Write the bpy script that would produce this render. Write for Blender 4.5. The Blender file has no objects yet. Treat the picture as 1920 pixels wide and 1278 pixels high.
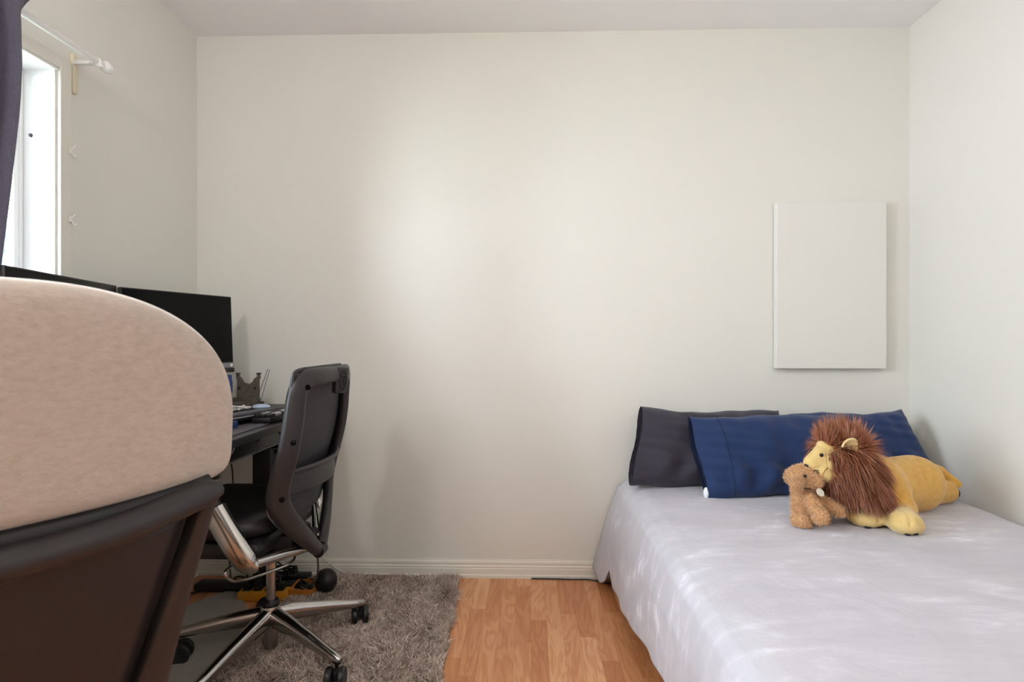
import bpy, bmesh, math, random
import numpy as np
from mathutils import Vector, Matrix

random.seed(7)
rng = np.random.default_rng(7)
SC = bpy.context.scene
COL = SC.collection
R = math.radians

# ------------------------------------------------------------------ camera, world, lights, exposure
# Room axes: +Y runs to the back wall (inner face y = 2.60), +X to the right wall, z = 0 is the floor.
XL, XR, YB, YR, ZC = -1.50, 1.684, 2.60, -1.70, 2.44
cam_d = bpy.data.cameras.new('camera')
cam = bpy.data.objects.new('camera', cam_d)
COL.objects.link(cam)
cam.location = (0, 0, 1.057)
cam.rotation_euler = (R(90), 0, R(1.47))
cam_d.sensor_width = 36
cam_d.lens = 36 * 1088 / 1920
cam_d.clip_start = 0.05
cam_d.dof.use_dof = True
cam_d.dof.focus_distance = 2.2
cam_d.dof.aperture_fstop = 9
SC.camera = cam

SC.view_settings.view_transform = 'Standard'
SC.view_settings.look = 'None'
SC.view_settings.gamma = 1
SC.view_settings.use_curve_mapping = False
SC.view_settings.exposure = 0.30
SC.cycles.use_denoising = True
SC.cycles.max_bounces = 10
SC.cycles.diffuse_bounces = 6
SC.cycles.sample_clamp_indirect = 8

world = bpy.data.worlds.new('overcast_sky')
SC.world = world
world.use_nodes = True
wn = world.node_tree.nodes
wn['Background'].inputs[0].default_value = (0.82, 0.92, 1.0, 1)
wn['Background'].inputs[1].default_value = 22.5

WIN = dict(y0=0.45, y1=1.81, z0=0.88, z1=1.926)      # window opening in the left wall
pl = bpy.data.lights.new('window_daylight', 'AREA')   # guides sky sampling through the real opening
pl.shape = 'RECTANGLE'
pl.size = WIN['z1'] - WIN['z0']
pl.size_y = WIN['y1'] - WIN['y0']
pl.cycles.is_portal = True
plo = bpy.data.objects.new('window_daylight', pl)
COL.objects.link(plo)
plo.location = (-1.66, (WIN['y0'] + WIN['y1']) / 2, (WIN['z0'] + WIN['z1']) / 2)
plo.rotation_euler = (0, R(-90), 0)
LAMPS = [((-1.0, 0.15, ZC), 'globe ceiling lamp on a short stem, the one nearer the window wall', 50.0),
         ((0.75, -0.75, ZC), 'added unseen globe fill lamp on a short stem, the one nearer the right wall', 31.0)]  # added fill lamp, brightens the left wall and under the desk

# ------------------------------------------------------------------ materials
def lin(c):
    if isinstance(c, str):
        c = tuple(int(c[i:i + 2], 16) / 255 for i in (0, 2, 4))
    return tuple((x / 12.92 if x <= 0.04045 else ((x + 0.055) / 1.055) ** 2.4) for x in c)

class NT:
    """tiny node-tree helper"""
    def __init__(s, name):
        s.m = bpy.data.materials.new(name)
        s.m.use_nodes = True
        s.t = s.m.node_tree
        s.b = s.t.nodes['Principled BSDF']
    def n(s, typ, **kw):
        x = s.t.nodes.new(typ)
        for k, v in kw.items():
            setattr(x, k, v)
        return x
    def l(s, a, b):
        s.t.links.new(a, b)
    def math(s, op, a, b=None, c=None):
        x = s.n('ShaderNodeMath', operation=op)
        for i, v in enumerate((a, b, c)):
            if v is None:
                continue
            if isinstance(v, (int, float)):
                x.inputs[i].default_value = v
            else:
                s.l(v, x.inputs[i])
        return x.outputs[0]
    def ramp(s, fac, stops):
        x = s.n('ShaderNodeValToRGB')
        e = x.color_ramp.elements
        while len(e) < len(stops):
            e.new(0.5)
        for i, (p, c) in enumerate(stops):
            e[i].position = p
            e[i].color = (*lin(c), 1) if not isinstance(c, (int, float)) else (c, c, c, 1)
        s.l(fac, x.inputs[0])
        return x.outputs[0]
    def noise(s, vec, scale, detail=3, rough=0.5, dist=0.0):
        x = s.n('ShaderNodeTexNoise')
        x.inputs['Scale'].default_value = scale
        x.inputs['Detail'].default_value = detail
        x.inputs['Roughness'].default_value = rough
        x.inputs['Distortion'].default_value = dist
        if vec is not None:
            s.l(vec, x.inputs['Vector'])
        return x.outputs['Fac']
    def coords(s, scale=(1, 1, 1), rot=(0, 0, 0), kind='Object'):
        tc = s.n('ShaderNodeTexCoord')
        mp = s.n('ShaderNodeMapping')
        mp.inputs['Scale'].default_value = scale
        mp.inputs['Rotation'].default_value = rot
        s.l(tc.outputs[kind], mp.inputs['Vector'])
        return mp.outputs[0]
    def bump(s, h, strength=0.2, dist=0.01):
        x = s.n('ShaderNodeBump')
        x.inputs['Strength'].default_value = strength
        x.inputs['Distance'].default_value = dist
        s.l(h, x.inputs['Height'])
        s.l(x.outputs[0], s.b.inputs['Normal'])
    def set(s, **kw):
        for k, v in kw.items():
            s.b.inputs[k.replace('_', ' ')].default_value = v

def mat(name, col, rough=0.5, metal=0.0, bump=None, sheen=0.0, coat=0.0, spec=0.5, vary=None):
    """plain procedural material; bump = (scale, strength, distance); vary = (scale, other colour)"""
    t = NT(name)
    t.set(Base_Color=(*lin(col), 1), Roughness=rough, Metallic=metal)
    t.b.inputs['Specular IOR Level'].default_value = spec
    if sheen:
        t.b.inputs['Sheen Weight'].default_value = sheen
        t.b.inputs['Sheen Roughness'].default_value = 0.4
    if coat:
        t.b.inputs['Coat Weight'].default_value = coat
    if bump or vary:
        v = t.coords()
    if bump:
        t.bump(t.noise(v, bump[0], 4), bump[1], bump[2])
    if vary:
        t.l(t.ramp(t.noise(v, vary[0], 4, 0.6), [(0.35, col), (0.7, vary[1])]), t.b.inputs['Base Color'])
    return t.m

def wood_floor():
    t = NT('laminate_floor')
    tc = t.n('ShaderNodeTexCoord')
    sp = t.n('ShaderNodeSeparateXYZ')
    t.l(tc.outputs['Object'], sp.inputs[0])
    W, L = 0.0585, 0.46
    sx = t.math('DIVIDE', t.math('ADD', sp.outputs[0], 0.02), W)
    ix = t.math('FLOOR', sx)
    w1 = t.n('ShaderNodeTexWhiteNoise', noise_dimensions='1D')
    t.l(ix, w1.inputs['W'])
    sy = t.math('ADD', t.math('DIVIDE', sp.outputs[1], L), t.math('MULTIPLY', w1.outputs[0], 7.3))
    iy = t.math('FLOOR', sy)
    cb = t.n('ShaderNodeCombineXYZ')
    t.l(ix, cb.inputs[0]); t.l(iy, cb.inputs[1])
    w2 = t.n('ShaderNodeTexWhiteNoise', noise_dimensions='2D')
    t.l(cb.outputs[0], w2.inputs['Vector'])
    # grain coordinates: stretched along y, shifted per block
    gx = t.math('ADD', t.math('MULTIPLY', sp.outputs[0], 16.0), t.math('MULTIPLY', w2.outputs[0], 31.0))
    gy = t.math('ADD', t.math('MULTIPLY', sp.outputs[1], 2.6), t.math('MULTIPLY', w2.outputs[0], 17.0))
    gc = t.n('ShaderNodeCombineXYZ')
    t.l(gx, gc.inputs[0]); t.l(gy, gc.inputs[1])
    big = t.noise(gc.outputs[0], 0.9, 2, 0.5, 0.6)
    rings = t.math('SINE', t.math('MULTIPLY', big, 46.0))
    rings = t.math('MULTIPLY_ADD', rings, 0.5, 0.5)
    fc = t.n('ShaderNodeCombineXYZ')
    t.l(t.math('MULTIPLY', gx, 9.0), fc.inputs[0]); t.l(gy, fc.inputs[1])
    fine = t.noise(fc.outputs[0], 1.6, 4, 0.6)
    g = t.math('ADD', t.math('MULTIPLY', rings, 0.24), t.math('MULTIPLY', fine, 0.76))
    base = t.ramp(w2.outputs[0], [(0.0, 'bd7c4f'), (0.3, 'd2976b'), (0.65, 'dfaa7e'), (0.85, 'c98a5b'), (1.0, 'd69f73')])
    dark = t.n('ShaderNodeMix', data_type='RGBA', blend_type='MULTIPLY')
    t.l(base, dark.inputs[6])
    t.l(t.ramp(g, [(0.2, 'dcb696'), (0.6, 'ffffff')]), dark.inputs[7])
    dark.inputs[0].default_value = 0.85
    # joint lines
    fx = t.math('FRACT', sx); fy = t.math('FRACT', sy)
    ex = t.math('MINIMUM', fx, t.math('SUBTRACT', 1.0, fx))
    ey = t.math('MULTIPLY', t.math('MINIMUM', fy, t.math('SUBTRACT', 1.0, fy)), L / W)
    e = t.math('LESS_THAN', t.math('MINIMUM', ex, ey), 0.012)
    j = t.n('ShaderNodeMix', data_type='RGBA', blend_type='MULTIPLY')
    t.l(t.math('MULTIPLY', e, 0.35), j.inputs[0])
    t.l(dark.outputs[2], j.inputs[6])
    j.inputs[7].default_value = (*lin('8a5a3a'), 1)
    t.l(j.outputs[2], t.b.inputs['Base Color'])
    t.set(Roughness=0.3)
    t.b.inputs['Specular IOR Level'].default_value = 0.45
    return t.m

def velvet_blanket():
    t = NT('blanket_velvet')
    v = t.coords((1, 1, 1))
    n1 = t.noise(v, 2.6, 5, 0.62, 1.4)
    v2 = t.coords((2.2, 9, 4), (0, 0, 0.5))
    n2 = t.noise(v2, 2.4, 4, 0.6, 0.8)
    a = t.math('ADD', t.math('MULTIPLY', n1, 0.6), t.math('MULTIPLY', n2, 0.4))
    t.l(t.ramp(a, [(0.36, 'b9b7bf'), (0.52, 'c2c0c8'), (0.58, 'cccad3'), (0.63, 'e2e1ea')]), t.b.inputs['Base Color'])
    t.set(Roughness=0.9)
    t.b.inputs['Sheen Weight'].default_value = 0.2
    t.b.inputs['Sheen Roughness'].default_value = 0.35
    v3 = t.coords((30, 70, 30))
    h = t.math('ADD', t.math('MULTIPLY', n1, 1.0), t.math('MULTIPLY', t.noise(v3, 4, 3), 0.12))
    t.bump(h, 0.5, 0.012)
    return t.m

def tone_mat(name, stops, rough=0.85, sheen=0.0, spec=0.3):
    """fibres: colour read per strand from the 'tone' attribute"""
    t = NT(name)
    a = t.n('ShaderNodeAttribute', attribute_name='tone')
    t.l(t.ramp(a.outputs['Fac'], stops), t.b.inputs['Base Color'])
    t.set(Roughness=rough)
    t.b.inputs['Specular IOR Level'].default_value = spec
    if sheen:
        t.b.inputs['Sheen Weight'].default_value = sheen
    return t.m

def weave_mat(name, col, col2, scale, rough=0.8, stretch=(1, 1, 1), sheen=0.2, dist=0.002, strength=0.4, spec=0.3):
    t = NT(name)
    v = t.coords(stretch)
    n = t.noise(v, scale, 5, 0.7)
    t.l(t.ramp(n, [(0.3, col), (0.7, col2)]), t.b.inputs['Base Color'])
    t.set(Roughness=rough)
    t.b.inputs['Sheen Weight'].default_value = sheen
    t.b.inputs['Specular IOR Level'].default_value = spec
    t.bump(n, strength, dist)
    return t.m

def mesh_back_mat():
    t = NT('chair_mesh_fabric')
    v = t.coords((0, 0, 1))
    w = t.n('ShaderNodeTexWave', bands_direction='Z')
    w.inputs['Scale'].default_value = 60
    t.l(v, w.inputs['Vector'])
    t.l(t.ramp(w.outputs['Fac'], [(0.0, '232228'), (1.0, '38373f')]), t.b.inputs['Base Color'])
    t.set(Roughness=0.7)
    t.bump(w.outputs['Fac'], 0.4, 0.002)
    return t.m

M = {}
M['wall'] = mat('wall_paint', 'e0dfd9', 0.9, bump=(90, 0.03, 0.002), spec=0.1)
M['ceiling'] = mat('ceiling_paint', 'f2f1f3', 0.85, bump=(60, 0.05, 0.002), spec=0.2)
M['trim'] = mat('trim_paint', 'e2dfd6', 0.4, spec=0.4)
M['window_white'] = mat('window_paint', 'f2f2f0', 0.4)
M['floor'] = wood_floor()
M['canvas'] = mat('canvas_white', 'e0dfda', 0.85, bump=(400, 0.1, 0.001), spec=0.2)
M['blanket'] = velvet_blanket()
M['mattress'] = mat('mattress_ticking', 'dcd8d2', 0.9)
M['bed_wood'] = mat('bed_pine', 'c9ad8c', 0.5, vary=(14, 'b8966f'))
M['charcoal'] = weave_mat('charcoal_cotton', '2f2c37', '36323e', 500, 0.75, sheen=0.15)
M['charcoal_shade'] = mat('charcoal_end_shade', '17151b', 0.9)  # darker charcoal for the shade inside the open pillowcase end
M['navy'] = weave_mat('navy_cotton', '152a52', '1a325f', 500, 0.75, sheen=0.15)
M['navy_seam_and_shade'] = mat('navy_thread_and_shade', '101f3d', 0.9)  # seam thread, and the shade in the navy pillows' open ends
M['white_cloth'] = mat('white_cotton', 'e8ecf2', 0.9)
M['plush_yellow'] = weave_mat('lion_velour', 'c9974a', 'd9ab5e', 60, 0.9, sheen=0.5, dist=0.002, strength=0.3)
M['plush_pale'] = weave_mat('lion_pale_velour', 'dcc083', 'e6cd96', 90, 0.9, sheen=0.4, dist=0.002, strength=0.25)
M['mane_core'] = mat('mane_backing', '4c2617', 0.95)
M['mane'] = tone_mat('mane_fur', [(0.0, '64341f'), (0.35, '92563a'), (0.7, 'ad7052'), (1.0, 'd0a388')], 0.5, spec=0.5)
M['black_pad'] = mat('black_felt', '1d1b1f', 0.9)
M['dog_skin'] = mat('dog_backing', 'c49566', 0.95)
M['dog_fur'] = tone_mat('dog_curls', [(0.0, 'b78a60'), (0.5, 'dfb58a'), (1.0, 'f4d8b4')], 0.85, sheen=0.3)
M['bead'] = mat('black_bead', '0c0a0a', 0.15)
M['tag'] = mat('tag_felt', 'd6d0bd', 0.8)
M['rug'] = tone_mat('rug_pile', [(0.0, '8d7d74'), (0.35, 'b8a69b'), (0.7, 'd4c3b8'), (1.0, 'e6d9cf')], 0.95)
M['rug_base'] = mat('rug_backing', '7b6b61', 0.95)
M['foot_mat'] = weave_mat('mat_low_pile', '968e87', 'b4aca4', 160, 0.95, dist=0.006, strength=0.9)
M['chrome'] = mat('polished_aluminium', 'b9b5b2', 0.16, 1.0)
M['frame'] = mat('chair_plastic', '252123', 0.42, bump=(300, 0.05, 0.001))
M['frame_dark'] = mat('dark_chair_plastic', '1b181a', 0.5)
M['mesh'] = mesh_back_mat()
M['hole'] = mat('recess_black', '050505', 0.9, spec=0.1)  # near-black for the shade inside screw holes; the emblem uses it too
M['leather'] = mat('black_leather', '1a1718', 0.45, bump=(220, 0.15, 0.002))
M['rubber'] = mat('caster_rubber', '121112', 0.45)
M['chair_cloth'] = weave_mat('chair_beige_cloth', 'aa9d93', 'bbaea4', 70, 0.95, (1, 1, 2.2), sheen=0.3, dist=0.003, strength=0.35)
M['panel'] = mat('chair_back_panel', '1f191c', 0.5, bump=(200, 0.05, 0.001))
M['screen'] = mat('screen_glass', '020203', 0.3, spec=0.12)
M['bezel'] = mat('monitor_black', '0e0e10', 0.4)
M['silver'] = mat('silver_plastic', '8d8d95', 0.4, 0.3)
M['white_plastic'] = mat('white_plastic', 'e6e6e4', 0.4)
M['clear'] = mat('clear_plastic', 'f0efec', 0.15, coat=0.5)
M['cream'] = mat('cream_wood', 'dfd6bd', 0.6)
M['desk'] = mat('desk_black_laminate', '29272b', 0.42, bump=(300, 0.05, 0.001))
M['desk_metal'] = mat('desk_metal', '131215', 0.5)
M['grey_matte'] = mat('dark_grey_cloth', '55535a', 0.8)
M['desk_mat'] = mat('desk_mat_cloth', '4a484f', 0.8)
M['blue'] = mat('blue_plastic', '27437f', 0.4)
M['pale_blue'] = mat('pale_blue_cloth', 'b4c4de', 0.8)
M['stone'] = mat('throne_stone', '5d554b', 0.8, vary=(60, '453f38'), bump=(120, 0.3, 0.003))
M['key'] = mat('keycap_grey', 'b8b7bd', 0.5)
M['black'] = mat('black_plastic', '111013', 0.4)
M['yellow'] = mat('yellow_plastic', 'c98a1e', 0.45)
M['orange'] = mat('orange_plastic', 'c0742a', 0.5)
M['cable_black'] = mat('cable_black', '17161a', 0.5)
M['cable_grey'] = mat('cable_grey', '4e4a48', 0.5)
M['cable_white'] = mat('cable_white', 'cfcac0', 0.5)
M['curtain'] = weave_mat('curtain_cloth', '4a4858', '5b586a', 300, 0.85, (1, 1, 0.3), sheen=0.3)
M['siding'] = mat('teal_siding', '1f292c', 0.8)
M['ground'] = mat('garden_ground', '8a927c', 0.95, vary=(2, '6f7f5c'))

def glass_mat():
    t = NT('window_glass')
    mx = t.n('ShaderNodeMixShader'); tr = t.n('ShaderNodeBsdfTransparent'); gl = t.n('ShaderNodeBsdfGlossy')
    gl.inputs['Roughness'].default_value = 0.02
    fr = t.n('ShaderNodeFresnel'); fr.inputs[0].default_value = 1.3
    t.l(fr.outputs[0], mx.inputs[0]); t.l(tr.outputs[0], mx.inputs[1]); t.l(gl.outputs[0], mx.inputs[2])
    t.l(mx.outputs[0], t.t.nodes['Material Output'].inputs[0])
    return t.m
M['glass'] = glass_mat()

def glow_mat(strength):
    t = NT('lamp_diffuser')
    t.set(Base_Color=(0.9, 0.88, 0.85, 1), Roughness=0.5)
    t.b.inputs['Emission Color'].default_value = (1.0, 0.965, 0.935, 1)
    t.b.inputs['Emission Strength'].default_value = strength
    return t.m

# ------------------------------------------------------------------ object helpers
def tag(o, label=None, cat=None, group=None, kind=None):
    if label: o['label'] = label
    if cat: o['category'] = cat
    if group: o['group'] = group
    if kind: o['kind'] = kind
    return o

def thing(name, label, cat, loc=(0, 0, 0), group=None):
    o = bpy.data.objects.new(name, None)
    COL.objects.link(o)
    o.empty_display_size = 0.05
    o.location = loc
    return tag(o, label, cat, group)

def link(name, me, m, parent=None, smooth=True, origin=None):
    me.materials.append(m)
    if smooth:
        me.polygons.foreach_set('use_smooth', [True] * len(me.polygons))
    o = bpy.data.objects.new(name, me)
    COL.objects.link(o)
    if parent is None:                       # a thing of one mesh: origin at the middle of its base
        co = np.empty(len(me.vertices) * 3, np.float32)
        me.vertices.foreach_get('co', co)
        co = co.reshape(-1, 3)
        lo, hi = co.min(0), co.max(0)
        c = np.array([(lo[0] + hi[0]) / 2, (lo[1] + hi[1]) / 2, lo[2]], np.float32)
        me.vertices.foreach_set('co', (co - c).ravel())
        me.update()
        o.location = c.tolist()
    else:
        o.parent = parent
        # parts carry world-space vertices; cancel the offset of the thing they hang under (a part itself sits at the origin)
        o.matrix_parent_inverse = Matrix.Translation(-parent.location) if parent.parent is None else Matrix.Identity(4)
    return o

class MB:
    """collects shapes, then build() links them as ONE mesh object"""
    def __init__(s):
        s.bm = bmesh.new()
    def _add(s, verts, faces):
        vs = [s.bm.verts.new(v) for v in verts]
        for f in faces:
            try:
                s.bm.faces.new([vs[i] for i in f])
            except ValueError:
                pass
        return vs
    def box(s, c, size, bevel=0.0, rot=None, seg=2):
        t = bmesh.new()
        bmesh.ops.create_cube(t, size=1)
        bmesh.ops.scale(t, vec=size, verts=t.verts)
        if bevel:
            bmesh.ops.bevel(t, geom=list(t.edges), offset=bevel, segments=seg, profile=0.5, affect='EDGES')
        mt = Matrix.Translation(c)
        if rot is not None:
            mt = mt @ (rot if isinstance(rot, Matrix) else Matrix.Rotation(rot, 4, 'Z'))
        bmesh.ops.transform(t, matrix=mt, verts=t.verts)
        s.take(t)
        return s
    def take(s, t):
        me = bpy.data.meshes.new('tmp'); t.to_mesh(me); t.free()
        s.bm.from_mesh(me); bpy.data.meshes.remove(me)
    def box2(s, lo, hi, bevel=0.0):
        return s.box([(a + b) / 2 for a, b in zip(lo, hi)], [b - a for a, b in zip(lo, hi)], bevel)
    def tube(s, pts, r, seg=10, closed=False):
        P = [Vector(p) for p in pts]; n = len(P)
        rr = r if isinstance(r, (list, tuple)) else [r] * n
        up = Vector((0, 0, 1)); rings = []; prev = None
        for i in range(n):
            a = P[(i - 1) % n] if (i or closed) else P[0]
            b = P[(i + 1) % n] if (i < n - 1 or closed) else P[-1]
            T = (b - a).normalized()
            if prev is None:
                N = up.cross(T)
                if N.length < 1e-3: N = Vector((1, 0, 0)).cross(T)
            else:
                N = prev - T * prev.dot(T)
            N.normalize(); prev = N; B = T.cross(N)
            rings.append([P[i] + (N * math.cos(t) + B * math.sin(t)) * rr[i] for t in [2 * math.pi * k / seg for k in range(seg)]])
        vs = [v for g in rings for v in g]; f = []
        for i in range(n if closed else n - 1):
            j = (i + 1) % n
            for k in range(seg):
                f.append((i * seg + k, i * seg + (k + 1) % seg, j * seg + (k + 1) % seg, j * seg + k))
        if not closed:
            f.append(tuple(range(seg))[::-1]); f.append(tuple((n - 1) * seg + k for k in range(seg)))
        s._add(vs, f)
        return s
    def lathe(s, prof, c=(0, 0, 0), seg=24, mt=None):
        """prof: (radius, height) along +z"""
        vs = []; f = []; n = len(prof)
        mt = mt or Matrix.Identity(4)
        for (r, z) in prof:
            for k in range(seg):
                a = 2 * math.pi * k / seg
                vs.append(mt @ Vector((r * math.cos(a), r * math.sin(a), z)) + Vector(c))
        for i in range(n - 1):
            for k in range(seg):
                f.append((i * seg + k, i * seg + (k + 1) % seg, (i + 1) * seg + (k + 1) % seg, (i + 1) * seg + k))
        f.append(tuple(range(seg))[::-1]); f.append(tuple((n - 1) * seg + k for k in range(seg)))
        s._add(vs, f)
        return s
    def sweep(s, path, width, depth, face, rnd=0.35, closed=False, caps=True):
        """rounded-rectangle section swept on a path; its wide side looks along face (a vector or one per point)"""
        P = [Vector(p) for p in path]; n = len(P)
        W = width if isinstance(width, (list, tuple)) else [width] * n
        D = depth if isinstance(depth, (list, tuple)) else [depth] * n
        F = face if isinstance(face, list) else [face] * n
        vs = []; f = []; seg = 12
        for i in range(n):
            a = P[(i - 1) % n] if (i or closed) else P[0]
            b = P[(i + 1) % n] if (i < n - 1 or closed) else P[-1]
            T = (b - a).normalized(); N = Vector(F[i]); N = (N - T * N.dot(T)).normalized(); B = T.cross(N)
            w, d = W[i] / 2, D[i] / 2; c = min(w, d) * rnd * 2
            c = min(c, w * 0.98, d * 0.98)
            sec = []
            for (sx, sy, a0) in ((1, 1, 0), (-1, 1, 90), (-1, -1, 180), (1, -1, 270)):
                for q in (0, 45, 90):
                    t = R(a0 + q)
                    sec.append((sx * (w - c) + c * math.cos(t), sy * (d - c) + c * math.sin(t)))
            vs += [P[i] + B * x + N * y for x, y in sec]
        for i in range(n if closed else n - 1):
            j = (i + 1) % n
            for k in range(seg):
                f.append((i * seg + k, i * seg + (k + 1) % seg, j * seg + (k + 1) % seg, j * seg + k))
        if not closed and caps:
            f.append(tuple(range(seg))[::-1]); f.append(tuple((n - 1) * seg + k for k in range(seg)))
        s._add(vs, f)
        return s
    def grid(s, fn, nu, nv, wrap_u=False):
        vs = [fn(i / (nu if wrap_u else nu - 1), j / (nv - 1)) for j in range(nv) for i in range(nu)]
        f = []
        for j in range(nv - 1):
            for i in range(nu if wrap_u else nu - 1):
                k = (i + 1) % nu
                f.append((j * nu + i, j * nu + k, (j + 1) * nu + k, (j + 1) * nu + i))
        s._add(vs, f)
        return s
    def prism(s, poly, z0, z1):
        n = len(poly)
        vs = [(x, y, z0) for x, y in poly] + [(x, y, z1) for x, y in poly]
        f = [tuple(range(n))[::-1], tuple(range(n, 2 * n))] + [(i, (i + 1) % n, n + (i + 1) % n, n + i) for i in range(n)]
        s._add(vs, f)
        return s
    def ball(s, c, r, seg=16, mt=None):
        t = bmesh.new()
        bmesh.ops.create_uvsphere(t, u_segments=seg, v_segments=seg // 2 + 2, radius=1)
        rr = r if isinstance(r, (tuple, list)) else (r, r, r)
        bmesh.ops.scale(t, vec=rr, verts=t.verts)
        if mt is not None: bmesh.ops.transform(t, matrix=mt, verts=t.verts)
        bmesh.ops.translate(t, vec=c, verts=t.verts)
        s.take(t)
        return s
    def build(s, name, m, parent=None, smooth=True, bevel=0, subsurf=0, solid=0, angle=40):
        bmesh.ops.recalc_face_normals(s.bm, faces=s.bm.faces)
        me = bpy.data.meshes.new(name)
        s.bm.to_mesh(me); s.bm.free()
        o = link(name, me, m, parent, smooth)
        if smooth and not subsurf:
            me.set_sharp_from_angle(angle=R(angle))
        if solid:
            md = o.modifiers.new('solid', 'SOLIDIFY'); md.thickness = solid; md.offset = 0
        if bevel:
            md = o.modifiers.new('bevel', 'BEVEL'); md.width = bevel; md.segments = 3; md.limit_method = 'ANGLE'
        if subsurf:
            md = o.modifiers.new('sub', 'SUBSURF'); md.levels = subsurf; md.render_levels = subsurf
        return o

def spline(pts, n=8, closed=False):
    """Catmull-Rom through the points"""
    P = [Vector(p) for p in pts]; out = []; m = len(P)
    for i in range(m if closed else m - 1):
        g = (lambda k: P[k % m]) if closed else (lambda k: P[max(0, min(m - 1, k))])
        p0, p1, p2, p3 = g(i - 1), g(i), g(i + 1), g(i + 2)
        for k in range(n):
            t = k / n
            out.append(0.5 * ((2 * p1) + (p2 - p0) * t + (2 * p0 - 5 * p1 + 4 * p2 - p3) * t * t + (3 * p1 - p0 - 3 * p2 + p3) * t ** 3))
    if not closed: out.append(P[-1])
    return out

def interp(x, pts):
    xs = [p[0] for p in pts]; ys = [p[1] for p in pts]
    if xs[0] > xs[-1]: xs, ys = xs[::-1], ys[::-1]
    return float(np.interp(x, xs, ys))

# signed-distance bodies meshed with surface nets: for soft one-piece shapes
def s_ell(p, c, r, rotz=0.0, roty=0.0):
    q = p - np.array(c)
    if rotz:
        cs, sn = math.cos(-rotz), math.sin(-rotz)
        q = np.stack([q[..., 0] * cs - q[..., 1] * sn, q[..., 0] * sn + q[..., 1] * cs, q[..., 2]], -1)
    if roty:
        cs, sn = math.cos(-roty), math.sin(-roty)
        q = np.stack([q[..., 0] * cs + q[..., 2] * sn, q[..., 1], -q[..., 0] * sn + q[..., 2] * cs], -1)
    r = np.array(r)
    k0 = np.linalg.norm(q / r, axis=-1); k1 = np.linalg.norm(q / (r * r), axis=-1) + 1e-9
    return k0 * (k0 - 1) / k1
def s_cap(p, a, b, ra, rb):
    a, b = np.array(a), np.array(b)
    d = b - a
    h = np.clip(((p - a) @ d) / (d @ d), 0, 1)
    return np.linalg.norm(p - a - h[..., None] * d, axis=-1) - (ra + (rb - ra) * h)
def s_min(a, b, k):
    h = np.clip(0.5 + 0.5 * (b - a) / k, 0, 1)
    return b + (a - b) * h - k * h * (1 - h)

def nets(fn, lo, hi, res):
    lo = np.array(lo, float); hi = np.array(hi, float)
    n = np.ceil((hi - lo) / res).astype(int) + 1
    ax = [lo[i] + res * np.arange(n[i]) for i in range(3)]
    G = np.stack(np.meshgrid(*ax, indexing='ij'), -1)
    V = fn(G)
    I = V < 0
    c = n - 1
    cnt = np.zeros(c, int)
    offs = [(i, j, k) for i in (0, 1) for j in (0, 1) for k in (0, 1)]
    sl = lambda A, o: A[o[0]:o[0] + c[0], o[1]:o[1] + c[1], o[2]:o[2] + c[2]]
    for o in offs: cnt += sl(I, o)
    act = (cnt > 0) & (cnt < 8)
    idx = -np.ones(c, int); idx[act] = np.arange(act.sum())
    acc = np.zeros((act.sum(), 3)); num = np.zeros(act.sum())
    for a in offs:
        for b in offs:
            d = np.array(b) - np.array(a)
            if d.sum() == 1 and (d >= 0).all():
                va, vb = sl(V, a)[act], sl(V, b)[act]
                cr = (va < 0) != (vb < 0)
                t = np.where(cr, va / np.where(va == vb, 1, va - vb), 0)
                acc[cr] += (np.array(a) + t[:, None] * d)[cr]; num[cr] += 1
    base = np.argwhere(act)
    verts = lo + res * (base + acc / num[:, None])
    faces = []
    for axis in range(3):
        u, v = [(1, 2), (2, 0), (0, 1)][axis]
        A = I.take(range(n[axis] - 1), axis); B = I.take(range(1, n[axis]), axis)
        for flip, sel in ((False, A & ~B), (True, ~A & B)):
            e = np.argwhere(sel)
            e = e[(e[:, u] > 0) & (e[:, v] > 0) & (e[:, u] < c[u]) & (e[:, v] < c[v])]
            q = []
            for du, dv in ((1, 1), (0, 1), (0, 0), (1, 0)):
                k = e.copy(); k[:, u] -= du; k[:, v] -= dv
                q.append(idx[k[:, 0], k[:, 1], k[:, 2]])
            q = np.stack(q, 1)
            faces.append(q[:, ::-1] if flip else q)
    return verts, np.concatenate(faces)

def np_mesh(name, verts, faces):
    me = bpy.data.meshes.new(name)
    nf, k = faces.shape
    me.vertices.add(len(verts)); me.vertices.foreach_set('co', np.asarray(verts, np.float32).ravel())
    me.loops.add(nf * k); me.loops.foreach_set('vertex_index', faces.astype(np.int32).ravel())
    me.polygons.add(nf)
    me.polygons.foreach_set('loop_start', np.arange(0, nf * k, k, dtype=np.int32))
    me.update(calc_edges=True)
    return me

def scatter(verts, faces, n):
    """random points with normals on a quad mesh"""
    a, b, c, d = (verts[faces[:, i]] for i in range(4))
    nrm = np.cross(c - a, d - b); ar = np.linalg.norm(nrm, axis=1) + 1e-12
    k = rng.choice(len(faces), n, p=ar / ar.sum())
    u, v = rng.random((n, 1)), rng.random((n, 1))
    p = (a[k] * (1 - u) + b[k] * u) * (1 - v) + (d[k] * (1 - u) + c[k] * u) * v
    return p, nrm[k] / ar[k][:, None]

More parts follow.
